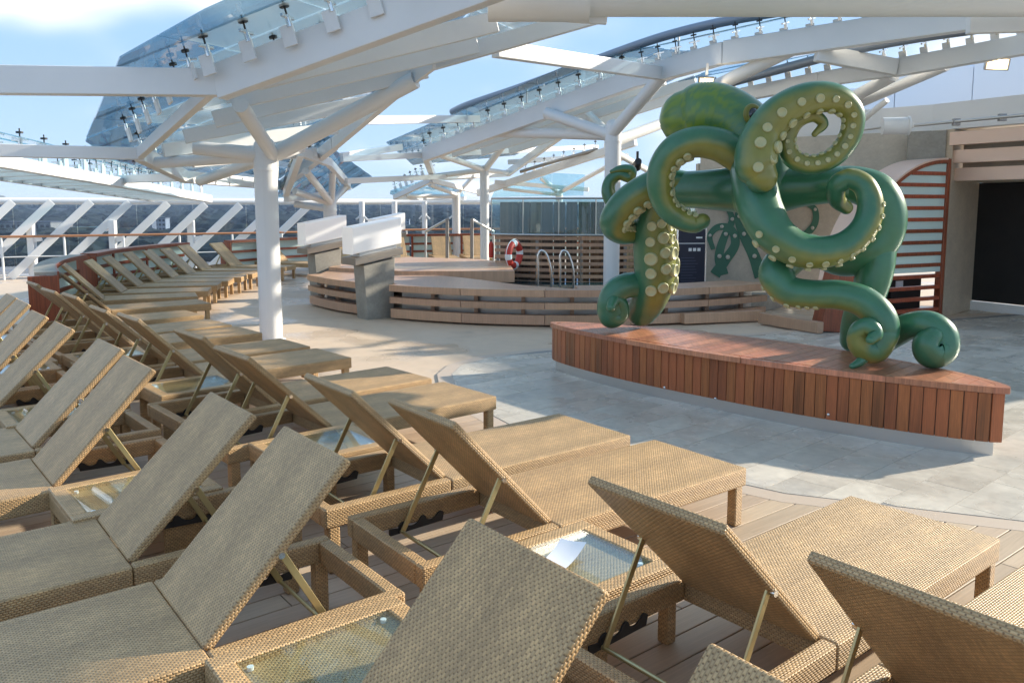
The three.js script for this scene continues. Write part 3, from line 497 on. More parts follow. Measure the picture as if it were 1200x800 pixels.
{ // sheet of paper lying on the glass
  const c = US(2.10, 2.36, 0.36), s = new THREE.Shape([[-0.16, -0.10], [0.15, -0.03], [0.16, 0.02], [-0.13, 0.06]].map(p => new THREE.Vector2(...p)));
  const g = new THREE.PlaneGeometry(0.30, 0.12, 14, 4); g.rotateX(-Math.PI / 2); const p = g.attributes.position; for (let i = 0; i < p.count; i++) { const x = p.getX(i), z = p.getZ(i); p.setY(i, 0.002 + 0.035 * Math.pow(Math.max(0, x + 0.03) / 0.18, 2) + 0.008 * Math.max(0, z / 0.06)); } g.computeVertexNormals(); g.rotateY(1.05); g.translate(c.x, c.y - 0.006, c.z);
  single('paper_sheet', g, std(lin(0.85, 0.86, 0.88), 0.6, 0, { side: THREE.DoubleSide }), 'folded sheet of white paper lying on a glass table', 'paper');
}

// ---------------------------------------------------------------- pool surround
{
  const cx = 0.905, cz = -17.1, R = 5.2, D = Math.PI / 180;
  const t = thing('pool_surround', 'round raised pool surround with stacked curved timber rails', 'pool surround');
  const bench = (a0, a1, n) => {
    const segs = Math.max(1, Math.round((a1 - a0) / 15));
    for (let k = 0; k < segs; k++) {
      const b0 = (a0 + (a1 - a0) * k / segs + 0.05) * D, b1 = (a0 + (a1 - a0) * (k + 1) / segs - 0.05) * D;
      mesh('rail', arcBar(cx, cz, R - 0.14, R + 0.02, 0.262, 0.358, b0, b1, 8), mat.comp[k % 3], t);
      mesh('rail', arcBar(cx, cz, R - 0.14, R, 0.03, 0.172, b0, b1, 8), mat.comp[(k + 1) % 3], t);
      mesh('seat_edge', arcBar(cx, cz, R - 0.20, R + 0.03, 0.45, 0.552, b0, b1, 8), mat.comp[(k + 2) % 3], t);
    }
    for (let a = a0 + 4; a < a1; a += 8.5) { const g = rbox(-0.03, 0.03, 0.02, 0.449, -0.03, 0.03, 0.004, 1); g.translate(cx + (R - 0.22) * Math.cos(a * D), 0, cz + (R - 0.22) * Math.sin(a * D)); mesh('post', g, mat.comp[0], t); }
    mesh('steel_backing', arcBar(cx, cz, R - 0.30, R - 0.285, 0.0, 0.449, a0 * D, a1 * D, 40), mat.steel, t);
  };
  bench(52, 123); bench(130, 152);
  mesh('seat_top', arcBar(cx, cz, R - 0.75, R - 0.202, 0.50, 0.548, 52 * D, 89 * D, 40), mat.comp[1], t);
  const PG = (list, y) => list.map(p => xz(gnd(p[0], p[1], y)));
  { const P = []; for (let i = 0; i <= 40; i++) { const a = (152 - i * 62 / 40) * D; P.push([cx + (R - 0.203) * Math.cos(a), cz + (R - 0.203) * Math.sin(a)]); } mesh('deck_terrace', prism([...P, ...PG([[613, 334], [540, 325], [470, 318.5], [395, 313]], 0.55)], 0.42, 0.551), mat.comp[1], t); }
  mesh('deck_terrace', prism(PG([[385, 313], [470, 317.5], [603, 317.5], [597, 309], [565, 303.5], [480, 301], [420, 303]], 0.62), 0.42, 0.62), mat.comp[2], t);
  const disc = []; for (let i = 0; i < 48; i++) { const a = i / 48 * 2 * Math.PI; disc.push([cx + (R - 0.4) * Math.cos(a), cz + (R - 0.4) * Math.sin(a)]); }
  mesh('pool_floor', prism(disc, 0, 0.22), mat.concrete, t);
  const wd = []; for (let i = 0; i < 40; i++) { const a = i / 40 * 2 * Math.PI; wd.push([cx + 1.0 + 2.6 * Math.cos(a), cz + 1.0 + 3.0 * Math.sin(a)]); }
  mesh('pool_water', prism(wd, 0.221, 0.26), mat.water, t);
  mesh('low_rail', barGeo(gnd(892, 372, 0.10), gnd(962, 384, 0.10), 0.12, 0.16), mat.comp[0], t);
  mesh('low_rail', barGeo(gnd(800, 373, 0.10), gnd(892, 369, 0.10), 0.12, 0.16), mat.comp[2], t);
}
{ // slatted round wall with glass above and metal panelled core
  const cx = 1.5, cz = -19.5, R = 3.2, D = Math.PI / 180;
  const t = thing('slatted_screen', 'curved screen of brown horizontal slats behind the pool ladder', 'screen');
  for (let k = 0; k < 8; k++) for (let s = 0; s < 3; s++) { const y = 0.20 + k * 0.128; mesh('slat', arcBar(cx, cz, R - 0.03, R + 0.02, y, y + 0.066, (25 + s * 33.5 + 0.2) * D, (25 + (s + 1) * 33.5 - 0.2) * D, 12), mat.comp[(k + s) % 3], t); }
  for (let a = 25; a <= 126; a += 16.7) { const g = rbox(-0.03, 0.03, 0.02, 1.2, -0.03, 0.03, 0.004, 1); g.translate(cx + (R - 0.08) * Math.cos(a * D), 0, cz + (R - 0.08) * Math.sin(a * D)); mesh('post', g, mat.darksteel, t); }
  const w = thing('whirlpool_glass', 'curved ring of clear glass panes above the slatted screen', 'glass screen');
  const n = 8; for (let k = 0; k < n; k++) mesh('glass_pane', arcBar(cx, cz, R + 0.06, R + 0.072, 1.20, 1.93, (22 + k * 13 + 0.3) * D, (22 + (k + 1) * 13 - 0.3) * D, 8), mat.clearglass, w);
  for (const y of [1.2, 1.93]) { const P = []; for (let i = 0; i <= 24; i++) { const a = (22 + i * 4.3333) * D; P.push(V(cx + (R + 0.066) * Math.cos(a), y, cz + (R + 0.066) * Math.sin(a))); } mesh('glass_rail', pipeGeo(P, 0.022, 60, 8), mat.steel, w); }
  for (let k = 0; k <= n; k++) { const a = (22 + k * 13) * D; mesh('glass_post', tubeGeo(V(cx + (R + 0.066) * Math.cos(a), 1.2, cz + (R + 0.066) * Math.sin(a)), V(cx + (R + 0.066) * Math.cos(a), 1.93, cz + (R + 0.066) * Math.sin(a)), 0.013, 8), mat.steel, w); }
  const coreM = [[0.47, 0.37, 0.29], [0.36, 0.29, 0.24], [0.52, 0.42, 0.33], [0.82, 0.74, 0.60]].map((b, k) => std(lin(1, 1, 1), 0.6, 0, { map: tex(256, 16, (u, v) => { const f = 0.7 + 0.6 * fbm(u * 60, 2, k * 7, 3); return b.map(x => x * f); }, true, [0.8, 0.3]) }));
  const c = thing('whirlpool_core', 'round core of brushed bronze and steel panels inside the glass ring', 'panelled core');
  for (let k = 0; k < 22; k++) mesh('panel', arcBar(cx, cz, 2.66 + 0.03 * (k % 3), 2.78 + 0.03 * (k % 3), 0.2, 1.86, (15 + k * 5.2 + 0.3) * D, (15 + (k + 1) * 5.2 - 0.3) * D, 3), coreM[(k > 7 && k < 11) ? 3 : Math.floor(hash3(k, 2, 5) * 2.99)], c);
}
// pool ladder, handrails, life ring
for (const dx of [0, 26]) {
  const P = [[630, 336], [630.5, 318], [631, 298], [634, 293.5], [639, 296], [645, 312], [646, 322], [646, 338]].map(p => at(p[0] + dx, p[1], 14.6));
  single('pool_ladder_rail', pipeGeo(P, 0.022, 50, 10), mat.chrome, 'bent chrome grab rail standing at the pool edge', 'grab rail', 'pair of pool grab rails');
}
{
  const h = (x, s) => { const t = thing('stair_handrail', 'steel stair handrail with dark post on the pool terrace', 'handrail', 'handrails of the pool steps');
    mesh('post', tubeGeo(at(x, 305, 20), at(x, 256, 20), 0.045, 10), mat.darksteel, t); mesh('top_rail', tubeGeo(at(x, 257, 20), at(x + s * 25, 271, 20.6), 0.032, 10), mat.steel, t); mesh('lower_post', tubeGeo(at(x + s * 25, 271, 20.6), at(x + s * 25.5, 307, 20.6), 0.03, 10), mat.steel, t); };
  h(524, -1); h(553, 1);
  const t = thing('life_ring', 'red life ring with white bands by the slatted screen', 'life ring'), p = at(602.5, 298, 16.0); t.position.copy(p); t.rotation.set(0.05, 1.02, 0.12);
  const D = Math.PI / 180; for (let k = 0; k < 4; k++) { const g = new THREE.TorusGeometry(0.215, 0.068, 12, 16, 66 * D); g.rotateZ((k * 90 + 12) * D); mesh('float', g, mat.red, t); const b = new THREE.TorusGeometry(0.215, 0.070, 12, 6, 24 * D); b.rotateZ((k * 90 - 12) * D); mesh('band', b, mat.paper, t); }
  const rope = new THREE.TorusGeometry(0.3, 0.008, 6, 40); mesh('rope', rope, mat.paper, t);
  const e = thing('red_extinguisher', 'narrow red cylinder mounted at the slatted screen end', 'extinguisher'), q = at(575.5, 293, 17.2); e.position.copy(q); e.scale.setScalar(0.62);
  mesh('bottle', new THREE.LatheGeometry([[0, -0.25], [0.075, -0.25], [0.085, -0.22], [0.085, 0.2], [0.05, 0.27], [0.02, 0.3], [0, 0.3]].map(p => new THREE.Vector2(...p)), 16), mat.red, e); const n = new THREE.CylinderGeometry(0.03, 0.03, 0.08, 10); n.translate(0, 0.33, 0); mesh('valve', n, mat.black, e);
}
// lamp pedestals
function pedestal(px, py, label, ang) {
  const t = thing('lamp_pedestal', label, 'lamp pedestal'); t.position.copy(gnd(px, py)); t.rotation.y = ang;
  const ext = (pts, z0, z1, m, name, bev = 0.006) => { const g = new THREE.ExtrudeGeometry(new THREE.Shape(pts.map(p => new THREE.Vector2(...p))), { depth: z1 - z0 - 2 * bev, bevelEnabled: true, bevelSize: bev, bevelThickness: bev, bevelSegments: 2 }); g.translate(0, 0, z0 + bev); return mesh(name, muv(g), m, t); };
  ext([[0, 0], [0.46, 0], [0.50, 0.95], [-0.05, 0.86]], -0.34, 0, mat.concrete, 'body');
  ext([[-0.03, 0.875], [0.48, 0.962], [0.48, 1.0], [-0.03, 0.91]], -0.30, -0.04, mat.darksteel, 'neck', 0.003);
  ext([[-0.22, 0.875], [0.62, 1.02], [0.62, 1.115], [-0.22, 0.97]], -0.42, 0.06, mat.bronze, 'tray', 0.008);
  ext([[-0.10, 1.0], [0.56, 1.112], [0.56, 1.18], [-0.10, 1.07]], -0.32, -0.04, mat.steel, 'lamp_base', 0.004);
  ext([[-0.22, 1.055], [0.62, 1.20], [0.62, 1.58], [-0.22, 1.435]], -0.36, 0.0, mat.acrylic, 'lamp_box', 0.02);
}
const pa = Math.atan2(-(gnd(463, 370).z - gnd(433, 375).z), gnd(463, 370).x - gnd(433, 375).x);
pedestal(431, 374.5, 'grey pedestal with slanted white lamp box before the curved timber bench', 0.67);
pedestal(373, 350, 'grey pedestal with slanted white lamp box beside the sun loungers', 0.67);
pedestal(450, 325, 'grey pedestal with white lamp box up on the pool terrace', 0.67);

// ---------------------------------------------------------------- low partitions of wood and frosted glass
function partition(pts, label, endPanels) {
  const t = thing('low_partition', label, 'partition'), c = new THREE.CatmullRomCurve3(pts.map(p => V(p[0], 0, p[1])), false, 'centripetal'), L = c.getLength(), H = 0.88;
  const side = (q, o) => { const p = c.getPointAt(q), d = c.getTangentAt(q); return [p.x - d.z * o, p.z + d.x * o]; };
  const strip = (q0, q1, o0, o1, y0, y1, n = 10) => { const P = [], Q = []; for (let i = 0; i <= n; i++) { const q = q0 + (q1 - q0) * i / n; P.push(side(q, o0)); Q.unshift(side(q, o1)); } return prism([...P, ...Q], y0, y1); };
  const bays = Math.max(2, Math.round(L / 1.5));
  for (let k = 0; k < bays; k++) {
    const a = k / bays, b = (k + 1) / bays - 0.004;
    mesh('glass_pane', strip(a + 0.006, b, -0.008, 0.004, 0.10, H - 0.03, 6), mat.frost, t);
    for (const y of [0.14, 0.37, 0.60]) mesh('slat', strip(a, b, 0.012, 0.05, y, y + 0.062, 6), mat.redwood[k % 2], t);
    const [x, z] = side(a + 0.003, 0.0); const g = rbox(-0.03, 0.03, 0, H, -0.03, 0.03, 0.004, 1); g.translate(x, 0, z); mesh('post', g, mat.redwood[1], t);
  }
  mesh('top_cap', strip(0, 1, -0.10, 0.16, H, H + 0.045, 30), endPanels ? mat.concrete : mat.redwood[0], t);
  mesh('cap_trim', strip(0, 1, 0.161, 0.185, H - 0.02, H + 0.047, 30), mat.redwood[0], t);
  const e = c.getPointAt(0), d = c.getTangentAt(0); const g = muv(rbox(-0.03, 0.03, 0, H - 0.002, -0.18, 0.18, 0.006, 1)); const m = mesh('end_panel', g, mat.redwood[0], t); m.position.set(e.x - d.x * 0.03, 0, e.z - d.z * 0.03); m.rotation.y = Math.atan2(-d.z, d.x);
}
partition([[-6.15, -10.6], [-6.9, -11.9], [-7.45, -13.2], [-7.75, -14.4]], 'curved low partition with grey top cap and a red wood end panel', true);
partition([[-7.75, -14.75], [-7.98, -16.1], [-7.98, -17.6], [-7.75, -19.1]], 'curved low partition with wooden slats behind the raised loungers', false);
partition([[-7.1, -20.2], [-6.0, -22.2], [-4.4, -23.9], [-2.2, -24.9], [0.4, -25.3], [3, -25.2]], 'long curved low partition with wooden slats beyond the pool', false);

// ---------------------------------------------------------------- ship side: rail, slanted struts, windscreen
{
  const rp = [at(-160, 279.5, 18.4), at(0, 277.5, 19.5), at(330, 272, 22.6), at(520, 270, 25.6), at(760, 270, 26.6)]; rp.forEach(p => p.y = 1.04);
  const c = new THREE.CatmullRomCurve3(rp, false, 'centripetal');
  const t = thing('side_rail', 'brown varnished handrail on white posts along the ship side', 'railing');
  mesh('handrail', new THREE.TubeGeometry(c, 60, 0.03, 8), std(lin(0.42, 0.19, 0.09), 0.4), t);
  mesh('mid_rail', new THREE.TubeGeometry(new THREE.CatmullRomCurve3(rp.map(p => V(p.x, 0.55, p.z)), false, 'centripetal'), 60, 0.014, 6), mat.white, t);
  for (let i = 0; i <= 16; i++) { const p = c.getPointAt(i / 16); mesh('post', tubeGeo(V(p.x, 0, p.z), V(p.x, 1.02, p.z), 0.028, 8), mat.white, t); }
  const f = thing('windscreen', 'tall tinted glass windscreen on slanted white struts at the ship side', 'windscreen');
  const off = p => V(p.x - 0.45, 0, p.z - 0.95);
  const n = 15; for (let i = 0; i < n; i++) { const a = off(c.getPointAt(i / n)), b = off(c.getPointAt((i + 0.988) / n)); const g = barGeo(V(a.x, 0.93, a.z), V(b.x, 0.93, b.z), 0.014, 1.75, 0); mesh('glass_pane', g, mat.tintglass, f); }
  const topP = rp.map(p => { const q = off(p); q.y = 1.90; return q; }); mesh('top_tube', new THREE.TubeGeometry(new THREE.CatmullRomCurve3(topP, false, 'centripetal'), 60, 0.085, 10), mat.white, f);
  for (const [x, y] of [[16, 234], [62, 234], [108, 234], [153, 235], [198, 236], [242, 237], [283, 238], [324, 239], [362, 240]]) {
    const d = 19.6 + x * 0.0092; const a = at(x, y, d), b = at(x - 80, y + 76, d - 0.75); b.sub(a).multiplyScalar((a.y - 0.04) / -b.y).add(a); mesh('strut', barGeo(a.clone().add(V(-0.04, -0.045, 0)), b, 0.10, 0.19), mat.white, f);
  }
  for (const [x, d] of [[35, 20.0], [131, 20.8], [223, 21.8]]) { mesh('strut_post', barGeo(at(x, 258, d), V(at(x, 258, d).x, 0, -d), 0.16, 0.16), mat.white, f); mesh('strut_tie', barGeo(at(x, 281, d), at(x + 13, 279, d), 0.08, 0.14), mat.white, f); }
  for (const [x, d] of [[425, 24.6], [463, 25.2], [498, 25.8], [533, 26.2]]) {
    const b = at(x, 300, d); b.y = 0; const tp = V(b.x, 1.9, b.z); mesh('screen_post', tubeGeo(b, tp, 0.085, 10), mat.white, f);
    for (const s of [-1, 1]) mesh('post_arm', tubeGeo(V(b.x, 1.52, b.z), V(b.x + s * 0.17, 1.36, b.z + 0.05), 0.028, 8), mat.white, f);
  }
}

// ---------------------------------------------------------------- building on the right
const box3 = (x0, x1, y0, y1, z0, z1, r = 0.01) => muv(rbox(x0, x1, y0, y1, z0, z1, r, 1));
{
  const t = thing('deck_house', 'grey beige deck house with recessed dark glass doors and copper lintels', 'building');
  const A = V(6.93, 0, -12.94), dr = V(0.50, 0, 0.866).normalize(), inn = V(0.866, 0, -0.5); // along the front, inward
  const loc = (a, i) => A.clone().addScaledVector(dr, a).addScaledVector(inn, i);
  const quadPrism = (a0, a1, i0, i1, y0, y1) => prism([xz(loc(a0, i0)), xz(loc(a1, i0)), xz(loc(a1, i1)), xz(loc(a0, i1))], y0, y1);
  mesh('jamb', prism([xz(loc(-0.13, 0)), xz(loc(0, 0)), xz(loc(-0.38, 1.45)), xz(loc(-0.56, 1.45))], 0, 2.98), mat.wallwarm, t);
  for (let k = 0; k < 3; k++) { const y = 2.93 - k * 0.275; mesh('lintel', quadPrism(-0.03 - 0.02 * k, 4.5, -0.05 + k * 0.10, 0.10 + k * 0.10, y - 0.20, y), mat.copper, t); }
  mesh('soffit', quadPrism(-0.3, 4.5, 0.36, 1.6, 2.17, 2.21), mat.wallwarm, t);
  mesh('header', quadPrism(-0.03, 4.5, 0.34, 0.40, 2.2, 2.97), mat.wallwarm, t);
  mesh('door', quadPrism(-0.40, 2.0, 1.42, 1.46, 0.16, 2.17), mat.doorglass, t); mesh('door', quadPrism(2.01, 4.5, 1.42, 1.46, 0.16, 2.17), mat.doorglass, t);
  mesh('sill', quadPrism(-0.385, 4.5, 1.36, 1.47, 0, 0.15), mat.white, t);
  { const p = loc(-0.06, -0.012); const g = rbox(-0.05, 0.05, 1.32, 1.55, -0.012, 0.012, 0.004, 1); g.rotateY(-Math.PI / 3); g.translate(p.x, 0, p.z); const m = mesh('card_reader', g, mat.paper, t); const g2 = rbox(-0.03, 0.03, 1.47, 1.53, -0.016, 0.016, 0.002, 1); g2.rotateY(-Math.PI / 3); g2.translate(p.x - 0.004, 0, p.z + 0.002); mesh('reader_window', g2, mat.black, m); const g3 = rbox(-0.012, 0.012, 1.36, 1.45, -0.016, 0.016, 0.002, 1); g3.rotateY(-Math.PI / 3); g3.translate(p.x - 0.004, 0, p.z + 0.002); mesh('reader_slot', g3, mat.black, m); }
  mesh('wall_panel', prism([[6.40, -13.30], [6.86, -13.02], [6.98, -13.2], [6.5, -13.55]], 2.30, 2.97), mat.concrete, t);
  // upper fascia and set back superstructure
  mesh('fascia', prism([[4.6, -15.6], [6.85, -13.45], [9.6, -8.7], [10.4, -9.1], [8.6, -16.5], [5.0, -16.6]], 3.0, 3.42), mat.white, t);
  mesh('upper_wall', prism([[3.6, -15.7], [6.82, -13.42], [6.95, -13.6], [3.9, -15.9]], 1.9, 3.0), mat.wall, t);
}
{
  const t = thing('upper_superstructure', 'pale blue white panelled superstructure rising above the deck house', 'superstructure');
  const M = std(lin(0.80, 0.85, 0.92), 0.3);
  for (let k = 0; k < 6; k++) { const x = 6.4 + k * 1.55; mesh('panel', prism([[x, -17.3 + 0.1 * k], [x + 1.53, -17.2 + 0.1 * k], [x + 1.53, -17.5], [x, -17.5]], 3.2, 4.2 + Math.min(1.2, k * 0.42)), M, t); }
}
{ // mural wall and arched screen
  const t = thing('mural_wall', 'grey wall panel with green tentacle mural behind the sculpture', 'wall');
  mesh('panel', prism([[3.62, -15.95], [7.2, -15.95], [7.2, -16.15], [3.62, -16.15]], 0, 2.6), mat.wall, t);
  const mg = std(lin(0.06, 0.19, 0.135), 0.5), ml = std(lin(0.55, 0.55, 0.5), 0.5);
  const ribbon = (pts, rr) => { const P = pts.map(p => at(p[0], p[1], 15.94)), c = new THREE.CatmullRomCurve3(P.map(p => V(p.x, p.y, 0)), false, 'centripetal'), L = [], Rr = []; const N = 40; for (let i = 0; i <= N; i++) { const q = c.getPoint(i / N), d = c.getTangent(i / N), w = rr(i / N) * 15.94 / F; L.push(new THREE.Vector2(q.x - d.y * w, q.y + d.x * w)); Rr.unshift(new THREE.Vector2(q.x + d.y * w, q.y - d.x * w)); } const ps = [], ix = []; for (let k = 0; k <= N; k++) { const l = L[k], r = Rr[N - k], e = 0.012 * (k / N); ps.push(l.x, l.y, -15.935 + e, r.x, r.y, -15.935 + e, l.x, l.y, -15.96, r.x, r.y, -15.96); if (k < N) { const b = k * 4; ix.push(b, b + 1, b + 4, b + 1, b + 5, b + 4, b, b + 4, b + 2, b + 2, b + 4, b + 6, b + 1, b + 3, b + 5, b + 3, b + 7, b + 5); } } let g = new THREE.BufferGeometry(); g.setAttribute('position', new THREE.Float32BufferAttribute(ps, 3)); g.setIndex(ix); g = g.toNonIndexed(); g.computeVertexNormals(); mesh('mural_tentacle', g, mg, t); for (let i = 0.2; i < 0.9; i += 0.21) { const q = c.getPoint(i); const s = new THREE.SphereGeometry(0.028 + 0.02 * (1 - i), 10, 8); s.scale(1, 1, 0.4); s.translate(q.x, q.y, -15.915); mesh('mural_dot', s, ml, t); } };
  ribbon([[848, 322], [843, 300], [850, 275], [858, 258], [853, 245], [842, 240]], q => 6 - 4 * q); ribbon([[838, 322], [850, 305], [862, 285], [856, 268], [842, 266], [832, 276], [836, 292]], q => 6.5 - 4 * q);
  ribbon([[892, 324], [884, 300], [872, 275], [866, 255], [870, 238], [878, 225]], q => 7.5 - 4.5 * q); ribbon([[905, 322], [915, 300], [925, 285], [940, 278], [955, 262], [955, 245], [945, 238]], q => 6.5 - 4 * q);
  const b = thing('notice_board', 'dark navy notice board in a slim steel frame', 'sign'), o = at(810, 306, 15.3); b.position.copy(o); b.rotation.y = 0.1;
  mesh('board', rbox(-0.26, 0.26, -0.52, 0.60, -0.02, 0.02, 0.005, 1), mat.navy, b); for (const s of [-1, 1]) mesh('frame_post', rbox(s * 0.275 - 0.015, s * 0.275 + 0.015, -0.9, 0.62, -0.025, 0.025, 0.005, 1), mat.chrome, b);
  for (let k = 0; k < 3; k++) mesh('symbol', rbox(-0.06 + k * 0.085, 0.0 + k * 0.085, 0.19, 0.25, 0.021, 0.024, 0), mat.paper, b); mesh('heading', rbox(0.08, 0.2, 0.43, 0.46, 0.021, 0.024, 0), mat.paper, b); mesh('divider', rbox(-0.25, 0.25, 0.33, 0.345, 0.021, 0.023, 0), mat.paper, b);
  for (let k = 0; k < 9; k++) mesh('text_line', rbox(-0.2, -0.2 + 0.2 + 0.18 * hash3(k, 1, 1), 0.06 - k * 0.055, 0.072 - k * 0.055, 0.021, 0.0225, 0), std(lin(0.06, 0.07, 0.12), 0.6), b);
}
{ // arched slatted screen beside the doors
  const t = thing('arched_screen', 'quarter arch screen of red wood slats over frosted glass beside the doors', 'screen');
  const P0 = V(6.80, 0, -12.90), P1 = V(4.95, 0, -12.0), d = P1.clone().sub(P0), L = d.length(); d.normalize(); const th = Math.atan2(-d.z, d.x); t.position.copy(P0); t.rotation.y = th;
  const H = 2.5, arc = x => 0.35 + (H - 0.35) * Math.sqrt(Math.max(0, 1 - Math.pow(x / L, 2.0)));
  const inv = y => y <= 0.35 ? L : L * Math.sqrt(Math.max(0, 1 - Math.pow((y - 0.35) / (H - 0.35), 2)));
  const rib = (o0, o1, z0, z1, m, name) => { const A = [], B = []; for (let i = 0; i <= 30; i++) { const a = i / 30 * Math.PI / 2, c = Math.cos(a), s = Math.sin(a); A.push(new THREE.Vector2((L + o1) * s, 0.35 + (H - 0.35 + o1) * c)); B.unshift(new THREE.Vector2((L + o0) * s, 0.35 + (H - 0.35 + o0) * c)); } const g = new THREE.ExtrudeGeometry(new THREE.Shape([...A, ...B]), { depth: z1 - z0, bevelEnabled: false }); g.translate(0, 0, z0); mesh(name, g, m, t); };
  rib(-0.05, 0.0, -0.06, 0.06, mat.redwood[0], 'arch_frame'); rib(0.002, 0.03, -0.06, 0.5, mat.copper, 'arch_cover');
  mesh('upright', box3(-0.075, -0.002, 0, H + 0.02, -0.06, 0.06), mat.redwood[0], t);
  for (let y = 0.12; y < H - 0.12; y += 0.178) mesh('slat', box3(0, Math.max(0.1, inv(y + 0.06) - 0.04), y, y + 0.058, -0.05, 0.05), mat.redwood[Math.round(y * 10) % 2], t);
  const G = [new THREE.Vector2(0, 0.75)]; for (let i = 0; i <= 24; i++) { const a = i / 24 * Math.PI / 2 * 0.86; G.push(new THREE.Vector2((L - 0.06) * Math.sin(a), 0.35 + (H - 0.41) * Math.cos(a))); } G.push(new THREE.Vector2(inv(0.8) - 0.05, 0.75));
  const g = new THREE.ExtrudeGeometry(new THREE.Shape(G), { depth: 0.01, bevelEnabled: false }); g.translate(0, 0, -0.03); mesh('glass_pane', g, mat.frost, t);
  // pipes and a box stored behind
  const s = thing('storage_crate', 'dark equipment boxes with white label behind the arched screen', 'equipment'); s.position.copy(P0); s.rotation.y = th; mesh('case', box3(0.05, 0.75, 0.02, 0.62, 0.25, 0.7), mat.black, s); mesh('case', box3(0.8, 1.3, 0.02, 0.5, 0.25, 0.7), mat.black, s); mesh('label', box3(0.5, 0.66, 0.5, 0.6, 0.235, 0.249, 0), mat.paper, s);
}
{ // wood end post right of the bench
  const t = thing('wood_end_post', 'leaning red wood post standing on the tiled floor', 'post'), o = gnd(974, 391), k = -o.z / F; t.position.copy(o);
  const w = p => new THREE.Vector2(p[0] * k, p[1] * k); const g = new THREE.ExtrudeGeometry(new THREE.Shape([[-13, 4], [14, 2], [30, 78], [2, 76]].map(w)), { depth: 0.35, bevelEnabled: true, bevelSize: 0.008, bevelThickness: 0.008, bevelSegments: 2 }); g.translate(0, 0, -0.35); mesh('panel', muv(g), mat.redwood[0], t);
  mesh('foot_plate', rbox(-0.1, 0.1, 0.0, 0.04, -0.3, -0.05, 0.003, 1), mat.black, t);
}
{ // loudspeaker, conduit, lights on the fascia
  const s = thing('loudspeaker', 'white cylindrical loudspeaker mounted on the fascia', 'loudspeaker'); const p = at(1049, 147.5, 12.6); s.position.copy(p); s.rotation.y = -0.2;
  const g = new THREE.CylinderGeometry(0.13, 0.13, 0.36, 24); g.rotateZ(Math.PI / 2); mesh('case', g, mat.white, s); const e = new THREE.CylinderGeometry(0.145, 0.145, 0.03, 24); e.rotateZ(Math.PI / 2); e.translate(0.19, 0, 0); mesh('end_ring', e, mat.white, s); mesh('bracket', rbox(0.205, 0.26, -0.04, 0.04, -0.04, 0.04, 0.005, 1), mat.steel, s);
  const c = thing('conduit_pipe', 'grey conduit pipe running along the fascia', 'pipe'); mesh('pipe', tubeGeo(at(1072, 147, 12.4), at(1260, 129, 10.6), 0.022, 8), mat.steel, c); mesh('pipe', tubeGeo(at(1005, 153, 13.0), at(1034, 149, 12.7), 0.018, 8), mat.steel, c); for (const [x, y, d] of [[1121, 143, 11.9], [1175, 137.5, 11.4]]) { const q = at(x, y, d); mesh('clamp', rbox(q.x - 0.05, q.x + 0.05, q.y - 0.05, q.y + 0.05, q.z - 0.03, q.z + 0.03, 0.005, 1), mat.darksteel, c); }
  const f = (x, y, d, w, h, label, ry) => { const t = thing('floodlight', label, 'floodlight'); t.position.copy(at(x, y, d)); t.rotation.set(0.25, ry, 0); const W = w * d / F / 2, Hh = h * d / F / 2; mesh('housing', rbox(-W, W, -Hh, Hh, -0.09, 0, 0.01, 1), mat.darksteel, t); mesh('lens', rbox(-W * 0.86, W * 0.86, -Hh * 0.82, Hh * 0.82, 0.001, 0.012, 0.003, 1), std(lin(0.9, 0.8, 0.6), 0.4, 0, { emissive: lin(1, 0.72, 0.34), emissiveIntensity: 0.75 }), t); mesh('yoke', rbox(-0.02, 0.02, Hh, Hh + 0.2, -0.06, -0.03, 0.004, 1), mat.white, t); const L = new THREE.PointLight(lin(1, 0.82, 0.55), 0.15, 0, 2); L.position.set(0, 0, 0.06); L.castShadow = true; t.add(L); };
  f(1169.5, 75, 10.8, 25, 14, 'lit floodlight hanging below the canopy beam over the doors', -0.35); f(828, 97, 12.4, 18, 13, 'lit floodlight under the canopy beam behind the octopus head', -0.1);
  const k = thing('spot_camera', 'small black spotlight on the steel behind the sculpture', 'spotlight'); k.position.copy(at(1003, 161, 12.8)); const cg = new THREE.CylinderGeometry(0.06, 0.09, 0.24, 16); cg.rotateX(1.2); mesh('case', cg, mat.black, k); mesh('bracket', rbox(-0.02, 0.02, 0.05, 0.22, -0.03, 0.03, 0.004, 1), mat.black, k);
  const k2 = thing('spot_camera', 'small black spotlight beside the white column behind the octopus', 'spotlight'); k2.position.copy(at(747, 192, 14.6)); mesh('case', cg, mat.black, k2); mesh('bracket', rbox(-0.02, 0.02, 0.05, 0.22, -0.03, 0.03, 0.004, 1), mat.black, k2);
}

// ---------------------------------------------------------------- steel and glass canopies
function hull(P) { P = P.slice().sort((a, b) => a[0] - b[0] || a[1] - b[1]); const cr = (o, a, b) => (a[0] - o[0]) * (b[1] - o[1]) - (a[1] - o[1]) * (b[0] - o[0]); const lo = [], up = []; for (const p of P) { while (lo.length > 1 && cr(lo[lo.length - 2], lo[lo.length - 1], p) <= 0) lo.pop(); lo.push(p); } for (const p of P.reverse()) { while (up.length > 1 && cr(up[up.length - 2], up[up.length - 1], p) <= 0) up.pop(); up.push(p); } lo.pop(); up.pop(); return lo.concat(up); }
const stud = { plate: rbox(-0.012, 0.012, -0.06, 0.10, -0.055, 0.055, 0.004, 1), cyl: new THREE.CylinderGeometry(0.022, 0.022, 0.09, 12), rod: new THREE.CylinderGeometry(0.008, 0.008, 0.16, 8), disc: new THREE.CylinderGeometry(0.038, 0.038, 0.02, 14), arm: rbox(-0.09, 0.09, -0.01, 0.012, -0.012, 0.012, 0.003, 1) };
